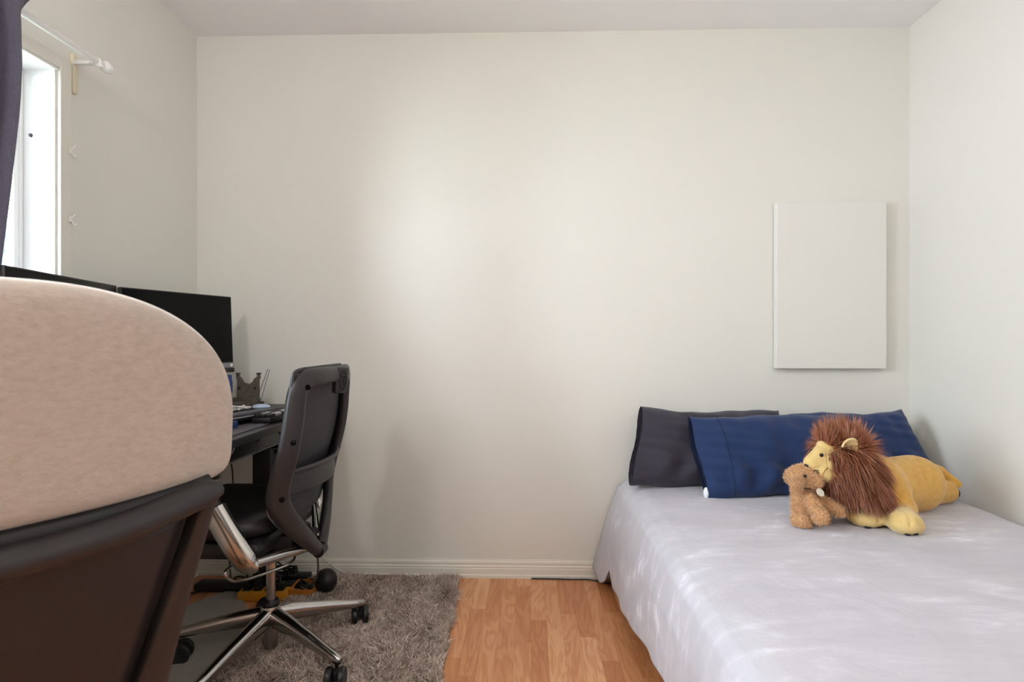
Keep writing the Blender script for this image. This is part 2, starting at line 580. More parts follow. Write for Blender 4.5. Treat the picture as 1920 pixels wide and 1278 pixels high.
def strands(name, roots, dirs, length, width, bend, m, parent, tone, segs=3, curl=0.0):
    """tapered ribbons, all in one mesh: root + dir*t + bend*t^2"""
    n = len(roots)
    side = np.cross(dirs, rng.normal(size=(n, 3))); side /= np.linalg.norm(side, axis=1)[:, None] + 1e-9
    ph = rng.random(n) * 6.28
    rows = []
    side2 = np.cross(dirs, side)
    for i in range(segs + 1):
        t = i / segs
        p = roots + dirs * (length * t)[:, None] + bend * (length * t * t)[:, None]
        if curl:
            p = p + (side * np.cos(ph + 5 * t)[:, None] + side2 * np.sin(ph + 5 * t)[:, None]) * curl * t
        w = (width * (1 - t) ** 0.7)[:, None] * side * 0.5
        rows += [p - w, p + w] if i < segs else [p]
    K = 2 * segs + 1
    V = np.stack(rows, 1).reshape(-1, 3)
    b = np.arange(n) * K
    F = []
    for i in range(segs):
        l0, r0 = b + 2 * i, b + 2 * i + 1
        if i < segs - 1:
            l1, r1 = b + 2 * i + 2, b + 2 * i + 3
            F += [np.stack([l0, r0, r1], 1), np.stack([l0, r1, l1], 1)]
        else:
            F.append(np.stack([l0, r0, b + 2 * segs], 1))
    me = np_mesh(name, V, np.concatenate(F))
    at = me.attributes.new('tone', 'FLOAT', 'POINT')
    at.data.foreach_set('value', np.repeat(tone, K).astype(np.float32))
    return link(name, me, m, parent, smooth=True)

def struct(o):
    o['kind'] = 'structure'
    return o

# ------------------------------------------------------------------ room shell
T = 0.12
struct(MB().box2((XL - T, YR - T, -0.1), (XR + T, YB + T, 0)).build('floor', M['floor'], smooth=False))
struct(MB().box2((XL - T, YR - T, ZC), (XR + T, YB + T, ZC + 0.1)).build('ceiling', M['ceiling'], smooth=False))
struct(MB().box2((XL - T, YB, 0), (XR + T, YB + T, ZC)).build('wall_back', M['wall'], smooth=False))
struct(MB().box2((XR, YR, 0), (XR + T, YB, ZC)).build('wall_right', M['wall'], smooth=False))
struct(MB().box2((XL - T, YR - T, 0), (XR + T, YR, ZC)).build('wall_front', M['wall'], smooth=False))
w = WIN
TL = 0.16
b = MB()
b.box2((XL - TL, YR, 0), (XL, YB, w['z0'])).box2((XL - TL, YR, w['z1']), (XL, YB, ZC))
b.box2((XL - TL, YR, w['z0']), (XL, w['y0'], w['z1'])).box2((XL - TL, w['y1'], w['z0']), (XL, YB, w['z1']))
struct(b.build('wall_left', M['wall'], smooth=False))

# baseboards with a ridged profile (distance from wall, height)
PROF = [(0, 0), (0.018, 0), (0.018, 0.012), (0.013, 0.016), (0.013, 0.040), (0.0105, 0.044), (0.0125, 0.048),
        (0.0105, 0.053), (0.008, 0.056), (0.0095, 0.063), (0.008, 0.070), (0.004, 0.076), (0.004, 0.079), (0, 0.079)]
def baseboard(name, a, b_, inward):
    a, b_, n = Vector(a), Vector(b_), Vector(inward)
    vs = [a + n * d + Vector((0, 0, h)) for d, h in PROF] + [b_ + n * d + Vector((0, 0, h)) for d, h in PROF]
    k = len(PROF)
    m = MB(); m._add(vs, [(i, (i + 1) % k, k + (i + 1) % k, k + i) for i in range(k)] + [tuple(range(k)), tuple(range(k, 2 * k))])
    struct(m.build(name, M['trim'], smooth=False))
baseboard('baseboard_back', (XL, YB, 0), (XR, YB, 0), (0, -1, 0))
baseboard('baseboard_left', (XL, YR, 0), (XL, YB - 0.018, 0), (1, 0, 0))
baseboard('baseboard_right', (XR, YR, 0), (XR, YB - 0.018, 0), (-1, 0, 0))

# window: white reveal, sash frames, glass, and a flat casing round the opening
win = thing('window_1', 'white framed window in the left wall', 'window', (XL, (w['y0'] + w['y1']) / 2, w['z0']))
struct(win)
b = MB()
x0, x1 = XL - 0.128, XL + 0.002
b.box2((x0, w['y1'] - 0.006, w['z0']), (x1, w['y1'] + 0.004, w['z1'])).box2((x0, w['y0'] - 0.004, w['z0']), (x1, w['y0'] + 0.006, w['z1']))
b.box2((x0, w['y0'], w['z1'] - 0.006), (x1, w['y1'], w['z1'] + 0.004)).box2((x0, w['y0'], w['z0'] - 0.004), (XL + 0.02, w['y1'], w['z0'] + 0.006))
b.build('reveal', M['window_white'], win, smooth=False)
def ring(mb, xa, xb, y0, y1, z0, z1, wd):
    mb.box2((xa, y0, z0), (xb, y0 + wd, z1)); mb.box2((xa, y1 - wd, z0), (xb, y1, z1))
    mb.box2((xa, y0 + wd, z0), (xb, y1 - wd, z0 + wd)); mb.box2((xa, y0 + wd, z1 - wd), (xb, y1 - wd, z1))
    return mb
ym = (w['y0'] + w['y1']) / 2
ring(MB(), XL - 0.128, XL - 0.098, w['y0'] + 0.006, w['y1'] - 0.006, w['z0'] + 0.006, w['z1'] - 0.006, 0.014).build('window_frame', M['window_white'], win, smooth=False, bevel=0.004)
for k, (ya, yb) in enumerate(((w['y0'] + 0.020, ym + 0.014), (ym - 0.014, w['y1'] - 0.020))):
    xa = XL - 0.126 + 0.013 * k
    sash = ring(MB(), xa, xa + 0.012, ya, yb, w['z0'] + 0.020, w['z1'] - 0.020, 0.018).build('sash', M['window_white'], win, smooth=False, bevel=0.002)
    MB().box2((xa + 0.004, ya + 0.012, w['z0'] + 0.032), (xa + 0.008, yb - 0.012, w['z1'] - 0.032)).build('pane', M['glass'], sash, smooth=False)
MB().lathe([(0.006, 0), (0.005, 0.004), (0.001, 0.005)], (XL - 0.075, w['y1'] - 0.006, 1.71), 12, Matrix.Rotation(R(90), 4, 'X')).build('plug', M['grey_matte'], win)
# casing
b = MB()
ring(b, XL, XL + 0.012, w['y0'] - 0.052, w['y1'] + 0.052, w['z0'] - 0.052, w['z1'] + 0.042, 0.050)
ring(b, XL, XL + 0.017, w['y0'] - 0.008, w['y1'] + 0.008, w['z0'] - 0.008, w['z1'] + 0.008, 0.008)
cs = b.build('trim_1', M['trim'], smooth=False, bevel=0.003)
struct(cs)

# neighbouring house and ground seen through the pane
MB().box2((-8, -12, -1.0), (XL - TL - 0.02, 16, -0.9)).build('ground', M['ground'], smooth=False)
struct(bpy.data.objects['ground'])
b = MB()
for i in range(36):
    z = -0.9 + i * 0.13
    b._add([(-4.50, 4.6, z), (-4.50, 11, z), (-4.50, 11, z + 0.13), (-4.50, 4.6, z + 0.13),
            (-4.47, 4.6, z), (-4.47, 11, z), (-4.485, 11, z + 0.13), (-4.485, 4.6, z + 0.13)],
           [(0, 1, 2, 3), (4, 5, 6, 7), (0, 1, 5, 4), (3, 2, 6, 7), (0, 4, 7, 3), (1, 5, 6, 2)])
tag(b.build('house_siding', M['siding'], smooth=False), 'teal house siding seen outside through the window pane', 'house')

# ------------------------------------------------------------------ ceiling lamps, both unseen; the one nearer the right wall is added fill
for at_lamp, lab, power in LAMPS:
    lamp = thing('ceiling_lamp', lab, 'lamp', at_lamp, 'globe ceiling lamps')
    MB().lathe([(0.055, -0.001), (0.058, -0.012), (0.050, -0.024), (0.009, -0.026), (0.009, -0.115), (0.040, -0.120), (0.042, -0.140)], at_lamp, 32).build('lamp_base', M['white_plastic'], lamp)
    MB().ball((at_lamp[0], at_lamp[1], ZC - 0.245), 0.115, 32).build('lamp_shade', glow_mat(power), lamp)

# ------------------------------------------------------------------ curtain, rod, brackets
rod = thing('curtain_rod', 'white curtain rod with a clear ball finial above the window', 'curtain rod', (XL, 1.86, 1.96))
RX, RZ = -1.405, 1.972
MB().tube([(RX, 0.30, RZ), (RX, 1.862, RZ)], 0.0105, 14).build('rod', M['white_plastic'], rod)
MB().lathe([(0.0095, 0), (0.013, 0.004), (0.013, 0.018), (0.010, 0.022), (0.010, 0.030), (0.016, 0.034), (0.019, 0.042), (0.019, 0.054), (0.016, 0.064), (0.008, 0.068), (0.001, 0.069)],
           (RX, 1.858, RZ), 18, Matrix.Rotation(R(-90), 4, 'X')).build('finial', M['clear'], rod)
b = MB()
b.box2((XL + 0.011, 1.866, RZ - 0.006), (RX, 1.882, RZ + 0.006)).tube([(RX, 1.858, RZ - 0.012), (RX, 1.885, RZ - 0.012)], 0.004, 8)
b.box2((RX - 0.012, 1.864, RZ - 0.016), (RX + 0.012, 1.884, RZ - 0.006), 0.003)
b.build('bracket', M['white_plastic'], rod, bevel=0.001)
blk = MB().box2((XL, 1.866, 1.872), (XL + 0.012, 1.886, 1.999), 0.002).build('bracket_block', M['cream'])
tag(blk, 'cream wooden mounting block beside the window under the rod end', 'wooden block')

for zz, lab in ((1.676, 'clear plastic curtain hook on the window casing, upper of two'), (1.453, 'clear plastic curtain hook on the window casing, lower of two')):
    t = thing('tieback_hook', lab, 'hook', (XL + 0.012, 1.855, zz - 0.02), 'clear hooks on the window casing')
    MB().box2((XL + 0.012, 1.846, zz - 0.010), (XL + 0.018, 1.862, zz + 0.012), 0.002).build('plate', M['clear'], t)
    MB().tube(spline([(XL + 0.016, 1.854, zz - 0.002), (XL + 0.022, 1.855, zz - 0.012), (XL + 0.027, 1.858, zz - 0.018), (XL + 0.030, 1.860, zz - 0.012)], 5), 0.0022, 8).build('hook', M['clear'], t)
    MB().tube(spline([(XL + 0.016, 1.856, zz + 0.006), (XL + 0.022, 1.858, zz + 0.014), (XL + 0.024, 1.859, zz + 0.020)], 5), 0.002, 8).build('prong', M['clear'], t)

cur = thing('curtain', 'dark grey purple curtain gathered beside the window', 'curtain', (RX, 1.4, 0.8))
def cur_fn(u, v):
    z = 2.015 - 1.205 * v
    y_r = interp(z, [(2.02, 1.625), (1.985, 1.60), (1.95, 1.590), (1.80, 1.590), (1.65, 1.575), (1.45, 1.545), (1.30, 1.520), (0.8, 1.44)])
    y_l = interp(z, [(2.02, 1.15), (1.3, 1.17), (0.8, 1.2)])
    y = y_l + (y_r - y_l) * u
    amp = 0.030 * (0.55 + 0.45 * min(1, v * 4))
    y_r *= 0.978
    y = y_l + (y_r - y_l) * u
    if z > 1.93: amp = 0.016
    x = RX + 0.031 + amp * math.sin(u * 6.28 * 4.6 + 0.9 + 0.5 * math.sin(v * 3)) + 0.006 * math.sin(u * 41 + v * 5)
    if v < 0.03: x += 0.008 * math.sin(u * 90)
    return (x, y, z)
cl = MB().grid(cur_fn, 120, 50).build('cloth', M['curtain'], cur, solid=0.003, angle=180)
# ------------------------------------------------------------------ blank canvas and hook on the back wall
cv = thing('canvas', 'blank white stretched canvas hanging on the back wall above the bed', 'canvas', (1.327, 2.58, 0.937))
MB().box2((1.091, 2.561, 0.937), (1.562, 2.566, 1.662)).box2((1.091, 2.566, 0.937), (1.095, 2.596, 1.662)).box2((1.558, 2.566, 0.937), (1.562, 2.596, 1.662)) \
    .box2((1.095, 2.566, 0.937), (1.558, 2.596, 0.941)).box2((1.095, 2.566, 1.658), (1.558, 2.596, 1.662)).build('cloth', M['canvas'], cv, bevel=0.002)
b = MB(); ring_y = ((1.096, 1.557), (0.942, 1.657))
for (xa, xb, za, zb) in ((1.096, 1.132, 0.942, 1.657), (1.521, 1.557, 0.942, 1.657), (1.132, 1.521, 0.942, 0.978), (1.132, 1.521, 1.621, 1.657)):
    b.box2((xa, 2.569, za), (xb, 2.597, zb))
b.build('stretcher', M['bed_wood'], cv, smooth=False)
hk = thing('wall_hook', 'small white hook on the back wall behind the black chair', 'hook', (-0.824, 2.6, 0.765))
MB().lathe([(0.012, 0), (0.012, 0.003), (0.008, 0.006)], (-0.824, YB, 0.775), 16, Matrix.Rotation(R(90), 4, 'X')).build('plate', M['white_plastic'], hk)
MB().tube(spline([(-0.824, YB - 0.004, 0.775), (-0.818, YB - 0.02, 0.773), (-0.810, YB - 0.03, 0.776), (-0.804, YB - 0.034, 0.782)], 5), 0.0032, 8).build('hook', M['white_plastic'], hk)

# ------------------------------------------------------------------ bed
BX0, BX1, BY0, BY1 = 0.43, 1.655, 0.60, 2.555
bed = thing('bed', 'low pale wooden bed base under the lavender grey blanket', 'bed', (1.04, 1.58, 0))
for xa in (BX0 - 0.012, BX1 - 0.013):
    MB().box2((xa, BY0, 0.09), (xa + 0.025, BY1, 0.22), 0.004).build('side_rail', M['bed_wood'], bed)
for ya in (BY0, BY1 - 0.025):
    MB().box2((BX0 + 0.014, ya, 0.09), (BX1 - 0.014, ya + 0.025, 0.22), 0.004).build('end_rail', M['bed_wood'], bed)
for xa in (BX0 + 0.02, BX1 - 0.08):
    for ya in (BY0 + 0.03, BY1 - 0.10):
        MB().box2((xa, ya, 0), (xa + 0.06, ya + 0.06, 0.205), 0.004).build('leg', M['bed_wood'], bed)
b = MB()
for i in range(14):
    b.box2((BX0 + 0.014, BY0 + 0.05 + i * 0.137, 0.206), (BX1 - 0.014, BY0 + 0.12 + i * 0.137, 0.219))
b.build('slats', M['bed_wood'], bed, smooth=False)
tag(MB().box2((BX0, BY0, 0.221), (BX1, BY1, 0.436), 0.05).build('mattress', M['mattress']), 'mattress hidden under the lavender grey blanket', 'mattress')

HEM_Z = [(0.5, 0.16), (1.0, 0.165), (1.53, 0.165), (1.75, 0.13), (1.95, 0.105), (2.2, 0.075), (2.34, 0.060), (2.385, 0.085), (2.42, 0.110), (2.455, 0.045), (2.49, 0.025), (2.575, 0.06)]
HEM_X = [(0.5, 0.372), (1.53, 0.366), (1.95, 0.352), (2.30, 0.348), (2.385, 0.340), (2.42, 0.335), (2.47, 0.312), (2.575, 0.288)]
def blanket_fn(u, v):
    y = 0.56 + (2.578 - 0.56) * v
    zt = 0.462 + 0.004 * math.sin(3.1 * y + 0.5)
    hx, hz = interp(y, HEM_X), interp(y, HEM_Z)
    hz += 0.003 * math.sin(y * 17)
    prof = [(0.0, hx, hz), (0.12, hx + (0.375 - hx) * 0.35, hz + (0.33 - hz) * 0.35), (0.25, hx + (0.382 - hx) * 0.75, hz + (0.36 - hz) * 0.78),
            (0.33, 0.392, 0.375), (0.38, 0.402, 0.412), (0.42, 0.425, 0.438), (0.48, 0.470, zt - 0.010), (0.55, 0.56, zt - 0.002), (0.64, 0.75, zt),
            (0.78, 1.05, zt + 0.004), (0.90, 1.35, zt + 0.003), (0.95, 1.56, zt), (0.97, 1.63, zt - 0.012), (0.985, 1.667, zt - 0.045), (1.0, 1.670, 0.30)]
    x = interp(u, [(p[0], p[1]) for p in prof]); z = interp(u, [(p[0], p[2]) for p in prof])
    side = max(0, 1 - u / 0.33)
    fold = math.sin(y * 11 + 1.5 * math.sin(y * 4)) * 0.007 + 0.0025 * math.sin(y * 29 + u * 4)
    x += side * fold
    if u > 0.42:
        z += 0.0025 * math.sin(x * 17 + y * 9) * math.sin(y * 13 - x * 5)
    if v < 0.03:
        z = max(0.2, z - (0.03 - v) * 6)
    if v > 0.985: z -= (v - 0.985) * 1.2 * (1 if u > 0.4 else 0)
    return (x, y, z)
bl = MB().grid(blanket_fn, 110, 190).build('blanket', M['blanket'], solid=0.006, angle=180)
tag(bl, 'lavender grey velvet blanket spread over the bed and draped down its side', 'blanket')

# ------------------------------------------------------------------ pillows
def pillow_mesh(w_, h_, t_, seed, open_t=0.5, shear=(0.0, 0.0), sag=0.0):
    """x across, z up, y thickness; open_t = thickness left at the open -x end; shear = slant of the two ends"""
    r = random.Random(seed)
    ph = [r.uniform(0, 6.28) for _ in range(12)]
    def side(sgn):
        def fn(u, v):
            a, c = u * 2 - 1, v * 2 - 1
            ex = 1 - abs(a) ** 5 if a > 0 else 1 - abs(a) ** 3.2 * (1 - open_t)
            ez = 1 - abs(c) ** 4
            t = t_ * max(ex, 0) ** 0.55 * max(ez, 0) ** 0.5
            sh = shear[0] + (shear[1] - shear[0]) * (a + 1) / 2
            z = c * h_ / 2 * (1 - 0.05 * (1 - a * a)) - sag * (1 - a * a) * max(c, 0)
            x = a * w_ / 2 * (1 - 0.04 * (1 - c * c) * (a > 0)) + sh * c * h_ / 2
            wr = 0.0045 * math.sin(a * 9 + c * 4 + ph[0]) * math.sin(c * 6 - a * 3 + ph[1]) + 0.003 * math.sin(a * 21 + 3 * c + ph[2]) * (0.4 + 0.6 * abs(c)) + 0.003 * math.sin(c * 23 + 6 * a + ph[3]) * abs(a)
            wr += 0.020 * math.exp(-((c + 0.55) / 0.30) ** 2) * math.sin(a * 15 + 2.5 * math.sin(c * 3) + ph[4]) * math.exp(-(a / 0.7) ** 4)
            wr += 0.007 * math.exp(-((c - 0.62 + 0.25 * a) / 0.10) ** 2) * (0.5 + 0.5 * math.sin(a * 3 + ph[8]))
            y = sgn * t / 2 + wr * (max(ez, 0) ** 0.5) * (0.3 + 0.7 * max(ex, 0))
            x += 0.005 * math.sin(c * 4 + ph[5]) * max(0, abs(a) - 0.9) * 10
            z += 0.006 * math.sin(a * 4 + ph[6]) * abs(c) ** 6 + 0.002 * math.sin(a * 13 + ph[7]) * abs(c) ** 8
            return (x, y, z)
        return fn
    return side(-1), side(1)

def pillow(name, label, m, inside, w_, h_, t_, mt, seed, cuff=0.09, seam=None, open_t=0.2, shear=(0, 0), sag=0.0):
    base = mt @ Vector((0, 0, -h_ / 2))
    t = thing(name, label, 'pillow', (base.x, base.y, 0.468))
    f, bk = pillow_mesh(w_, h_, t_, seed, open_t, shear, sag)
    b = MB()
    for fn in (f, bk):
        b.grid(lambda u, v: mt @ Vector(fn(u, v)), 100, 80)
    bmesh.ops.remove_doubles(b.bm, verts=b.bm.verts, dist=0.0012)
    b.build('pillowcase', m, t, angle=180)
    if seam:
        a = (-w_ / 2 + cuff) / (w_ / 2)
        pts = []
        for k in range(41):
            v = 0.03 + 0.94 * k / 40
            p = Vector(f((a + 1) / 2, v)); p.y -= 0.0005
            pts.append(mt @ p)
        MB().tube(pts, 0.0015, 6).build('seam', seam, t)
    # dark sheet across the open end, the opening's shade put into its colour
    b = MB()
    b.grid(lambda u, v: mt @ (Vector(f(0.03, 0.02 + 0.96 * v)).lerp(Vector(bk(0.03, 0.02 + 0.96 * v)), 0.04 + 0.92 * u)), 8, 40)
    b.build('end_shade', inside, t, angle=180)
    return t

def lean(x, y, z, back, yaw=0.0, roll=0.0):
    return Matrix.Translation((x, y, z)) @ Matrix.Rotation(R(yaw), 4, 'Z') @ Matrix.Rotation(R(roll), 4, 'Y') @ Matrix.Rotation(R(-back), 4, 'X')

pillow('pillow', 'charcoal pillow at the left, leaning on the back wall with its open end showing', M['charcoal'], M['charcoal_shade'], 0.62, 0.330, 0.16,
       lean(0.760, 2.425, 0.620, 22, 3, 1.0), 3, 0.05, None, 0.50, (0.22, 0.05), 0.012)
nav = pillow('pillow', 'navy blue pillow in front of the charcoal one, with a stitched cuff', M['navy'], M['navy_seam_and_shade'], 0.60, 0.325, 0.155,
             lean(0.960, 2.275, 0.613, 22, 1, -1.0), 11, 0.10, M['navy_seam_and_shade'], 0.2, (-0.10, 0.0))
pillow('pillow', 'navy blue pillow at the right behind the plush lion, in the corner', M['navy'], M['navy_seam_and_shade'], 0.50, 0.315, 0.17,
       lean(1.360, 2.420, 0.612, 22, -3, -2.0), 23, 0.06, None, 0.2, (0.0, -0.26))
MB().ball((0.677, 2.210, 0.483), (0.010, 0.016, 0.022), 16).build('pillow_insert', M['white_cloth'], nav)

# ------------------------------------------------------------------ plush lion
BED = 0.466
def lion_sdf(p):
    d = s_cap(p, (1.16, 1.985, 0.567), (1.36, 2.09, 0.558), 0.088, 0.094)
    d = s_min(d, s_ell(p, (1.365, 2.065, 0.553), (0.095, 0.072, 0.090), 0.4), 0.02)
    d = s_min(d, s_cap(p, (1.195, 1.955, 0.575), (1.222, 1.925, 0.51), 0.058, 0.044), 0.018)
    d = s_min(d, s_cap(p, (1.226, 1.93, 0.505), (1.175, 1.845, 0.50), 0.040, 0.036), 0.012)
    d = s_min(d, s_ell(p, (1.158, 1.815, 0.502), (0.050, 0.058, 0.037), -0.35), 0.015)
    d = s_min(d, s_ell(p, (1.186, 1.800, 0.494), (0.022, 0.03, 0.026), -0.35), 0.008)
    d = s_min(d, s_cap(p, (1.12, 1.975, 0.52), (1.095, 1.91, 0.498), 0.045, 0.034), 0.02)
    d = s_min(d, s_ell(p, (1.083, 1.882, 0.496), (0.058, 0.052, 0.031), -0.2), 0.015)
    d = s_min(d, s_cap(p, (1.40, 2.11, 0.517), (1.525, 2.155, 0.508), 0.050, 0.040), 0.02)
    d = s_min(d, s_cap(p, (1.43, 2.165, 0.615), (1.525, 2.185, 0.580), 0.020, 0.015), 0.012)
    d = s_min(d, s_cap(p, (1.525, 2.185, 0.580), (1.572, 2.160, 0.535), 0.015, 0.014), 0.008)
    d = s_min(d, s_cap(p, (1.15, 1.97, 0.60), (1.02, 1.93, 0.66), 0.085, 0.072), 0.02)
    d = s_min(d, s_ell(p, (1.01, 1.925, 0.668), (0.072, 0.070, 0.068)), 0.02)
    d = s_min(d, s_cap(p, (0.975, 1.912, 0.672), (0.920, 1.892, 0.655), 0.046, 0.030), 0.015)
    d = s_min(d, s_cap(p, (0.962, 1.900, 0.706), (0.908, 1.886, 0.670), 0.026, 0.019), 0.008)
    d = s_min(d, s_ell(p, (0.955, 1.884, 0.717), (0.028, 0.026, 0.018), 0, 0.5), 0.008)
    d = s_min(d, s_ell(p, (0.965, 1.878, 0.640), (0.038, 0.030, 0.036)), 0.012)
    d = s_min(d, s_ell(p, (0.938, 1.888, 0.628), (0.024, 0.024, 0.018)), 0.008)
    g = s_cap(p, (0.905, 1.868, 0.648), (0.965, 1.850, 0.668), 0.004, 0.004)      # mouth crease
    d = -s_min(-d, g, 0.006)
    for a, c in (((1.143, 1.752, 0.492), (1.150, 1.782, 0.534)), ((1.172, 1.748, 0.492), (1.176, 1.778, 0.528)), ((1.093, 1.828, 0.49), (1.096, 1.855, 0.524))):
        d = -s_min(-d, s_cap(p, a, c, 0.0035, 0.003), 0.006)                       # toe creases
    d = -s_min(-d, s_cap(p, (1.275, 1.985, 0.50), (1.262, 2.03, 0.645), 0.004, 0.003), 0.012)  # fold behind the shoulder
    return np.maximum(d, BED + 0.001 - p[..., 2])
def march(fn, a, d, n=60):
    a = np.array(a, float); d = np.array(d, float); d /= np.linalg.norm(d)
    for _ in range(n):
        a = a + d * float(fn(a[None, :])[0]) * 0.8
    return Vector(a)
lion = thing('plush_lion', 'yellow plush lion with a shaggy brown mane lying on the bed', 'stuffed toy', (1.25, 1.98, BED))
V, Fq = nets(lion_sdf, (0.86, 1.72, 0.455), (1.62, 2.25, 0.76), 0.0058)
body_mat = NT('lion_body_velour')
vv = body_mat.coords()
nz = body_mat.noise(vv, 40, 4, 0.6)
col = body_mat.ramp(nz, [(0.3, 'c99844'), (0.7, 'd8ab5a')])
pale = body_mat.ramp(nz, [(0.3, 'd2b472'), (0.7, 'dcc186')])
at = body_mat.n('ShaderNodeAttribute', attribute_name='pale')
mx = body_mat.n('ShaderNodeMix', data_type='RGBA')
body_mat.l(at.outputs['Fac'], mx.inputs[0]); body_mat.l(col, mx.inputs[6]); body_mat.l(pale, mx.inputs[7])
body_mat.l(mx.outputs[2], body_mat.b.inputs['Base Color'])
body_mat.set(Roughness=0.95); body_mat.b.inputs['Sheen Weight'].default_value = 0.35
body_mat.b.inputs['Specular IOR Level'].default_value = 0.15
body_mat.bump(nz, 0.3, 0.003)
me = np_mesh('body', V, Fq)
# face and paws are sewn from paler cloth
pale_v = np.clip((1.02 - V[:, 0]) / 0.02, 0, 1) + np.clip((1.862 - V[:, 1]) / 0.02, 0, 1) * (V[:, 2] < 0.56) + np.clip((0.925 - np.hypot(V[:, 0] - 1.075, V[:, 1] - 0.98)) * 0, 0, 1)
pale_v += np.clip(1 - (np.hypot(V[:, 0] - 1.083, V[:, 1] - 1.875) - 0.045) / 0.015, 0, 1) * (V[:, 2] < 0.54)
at_ = me.attributes.new('pale', 'FLOAT', 'POINT'); at_.data.foreach_set('value', np.clip(pale_v, 0, 1).astype(np.float32))
link('body', me, body_mat.m, lion)

def mane_sdf(p):
    d = s_ell(p, (1.040, 1.934, 0.668), (0.072, 0.092, 0.080))
    d = s_min(d, s_ell(p, (1.066, 1.934, 0.590), (0.078, 0.092, 0.090)), 0.03)
    return np.maximum(d, 0.500 - p[..., 2])
VM, FM = nets(mane_sdf, (0.94, 1.81, 0.47), (1.20, 2.06, 0.78), 0.007)
mane = link('mane', np_mesh('mane', VM, FM), M['mane_core'], lion)
P, N = scatter(VM, FM, 15000)
# forelock and cheeks grow from the head itself, in front of the core
cand, cn = scatter(V, Fq, 60000)
cut = 0.958 + 0.010 * np.sin(cand[:, 2] * 160) + 0.012 * rng.random(len(cand))
sel = (cand[:, 0] > cut) & (cand[:, 0] < 1.06) & (cand[:, 2] > 0.60) | (cand[:, 0] > cut - 0.010) & (cand[:, 0] < 1.06) & (cand[:, 2] > 0.722)
P = np.concatenate([P, cand[sel][:3400]]); N = np.concatenate([N, cn[sel][:3400]])
# hair flows back from the face, hangs down the sides, and stands up on the crown
up = np.clip((P[:, 2] - 0.700) / 0.03, 0, 1)[:, None]
clump = np.stack([np.sin(P[:, 0] * 130 + P[:, 2] * 60), np.sin(P[:, 1] * 120 + P[:, 2] * 80 + 1), np.sin(P[:, 2] * 90 + P[:, 0] * 110 + 2)], 1)
D = N * (0.55 + 0.45 * up) + np.array([0.10, -0.05, -0.66]) * (1 - up) + np.array([-0.16, 0, 0.9]) * up + clump * 0.20 + rng.normal(size=P.shape) * 0.15
D /= np.linalg.norm(D, axis=1)[:, None]
L = 0.050 + 0.022 * rng.random(len(P)) + up[:, 0] * np.where(rng.random(len(P)) < 0.25, 0.010, -0.012)
L = np.where(P[:, 2] < 0.52, L * 0.7, L)
L = np.where(P[:, 0] < 0.985, L * (0.7 + 0.3 * up[:, 0]), L)
bend = np.array([0.08, 0, -0.55]) * (1 - up) + np.array([-0.05, 0, 0.05]) * up
tone = np.clip(0.36 + 0.18 * clump[:, 0] + rng.normal(size=len(P)) * 0.17 + 0.30 * up[:, 0], 0, 1)
keep = (P[:, 2] + D[:, 2] * L + bend[:, 2] * L > 0.503 + 0.02 * (rng.random(len(P)) - 0.5)) & (P[:, 0] + D[:, 0] * L < 1.165 + 0.02 * rng.random(len(P)))
strands('mane_hair', P[keep], D[keep], L[keep], 0.0018 + 0.0016 * rng.random(keep.sum()), bend[keep], M['mane'], mane, tone[keep], 4)

def ear(c, ry, flip):
    mt = Matrix.Translation(c) @ Matrix.Rotation(R(ry), 4, 'Z') @ Matrix.Rotation(R(18), 4, 'Y')
    def fn(u, v):
        a = math.pi * (u * 1.10 - 0.05); rr = 0.004 + 0.026 * v
        x, z = rr * math.cos(a) * 0.9, rr * math.sin(a) * 1.05
        return mt @ Vector((x, flip * 0.016 * (1 - v * v) + 0.004 * math.cos(a * 2), z))
    e = MB().grid(fn, 24, 9).build('ear', M['plush_pale'], lion, solid=0.006, angle=180)
    return e
ear((1.010, 1.836, 0.722), 12, 1)
ear((1.030, 2.030, 0.722), 168, 1)
pe = march(lion_sdf, (0.930, 1.80, 0.694), (0.1, 1, 0))
MB().ball(pe, (0.0065, 0.004, 0.0065), 14).build('eye', M['bead'], lion)
pe2 = march(lion_sdf, (0.930, 2.02, 0.694), (0.1, -1, 0))
MB().ball(pe2, (0.0065, 0.004, 0.0065), 14).build('eye', M['bead'], lion)
pn = march(lion_sdf, (0.86, 1.876, 0.656), (1, 0.1, 0))
MB().ball(pn, (0.007, 0.013, 0.008), 14).build('nose', M['black_pad'], lion)
def wh(pts):
    return MB().tube(pts, 0.0007, 5)
m_ = march(lion_sdf, (0.925, 1.80, 0.650), (0, 1, 0))
MB().tube([pn + Vector((0.004, -0.010, -0.006)), pn + Vector((0.012, -0.016, -0.009)), (m_.x, m_.y - 0.0005, m_.z - 0.004)], 0.0016, 6).build('mouth', M['black_pad'], lion)
for (px, py, pz, rx) in ((1.146, 1.7600, 0.476, 0.010), (1.168, 1.7585, 0.478, 0.009), (1.070, 1.8335, 0.474, 0.013), (1.102, 1.8385, 0.474, 0.009)):
    q = march(lion_sdf, (px, 1.70, pz), (0, 1, 0))
    MB().ball(q, (rx, 0.003, 0.0045), 12).build('toe_pad', M['black_pad'], lion)
q = march(lion_sdf, (1.64, 2.158, 0.505), (-1, 0, 0))
MB().ball(q, (0.004, 0.022, 0.018), 12).build('foot_pad', M['black_pad'], lion)

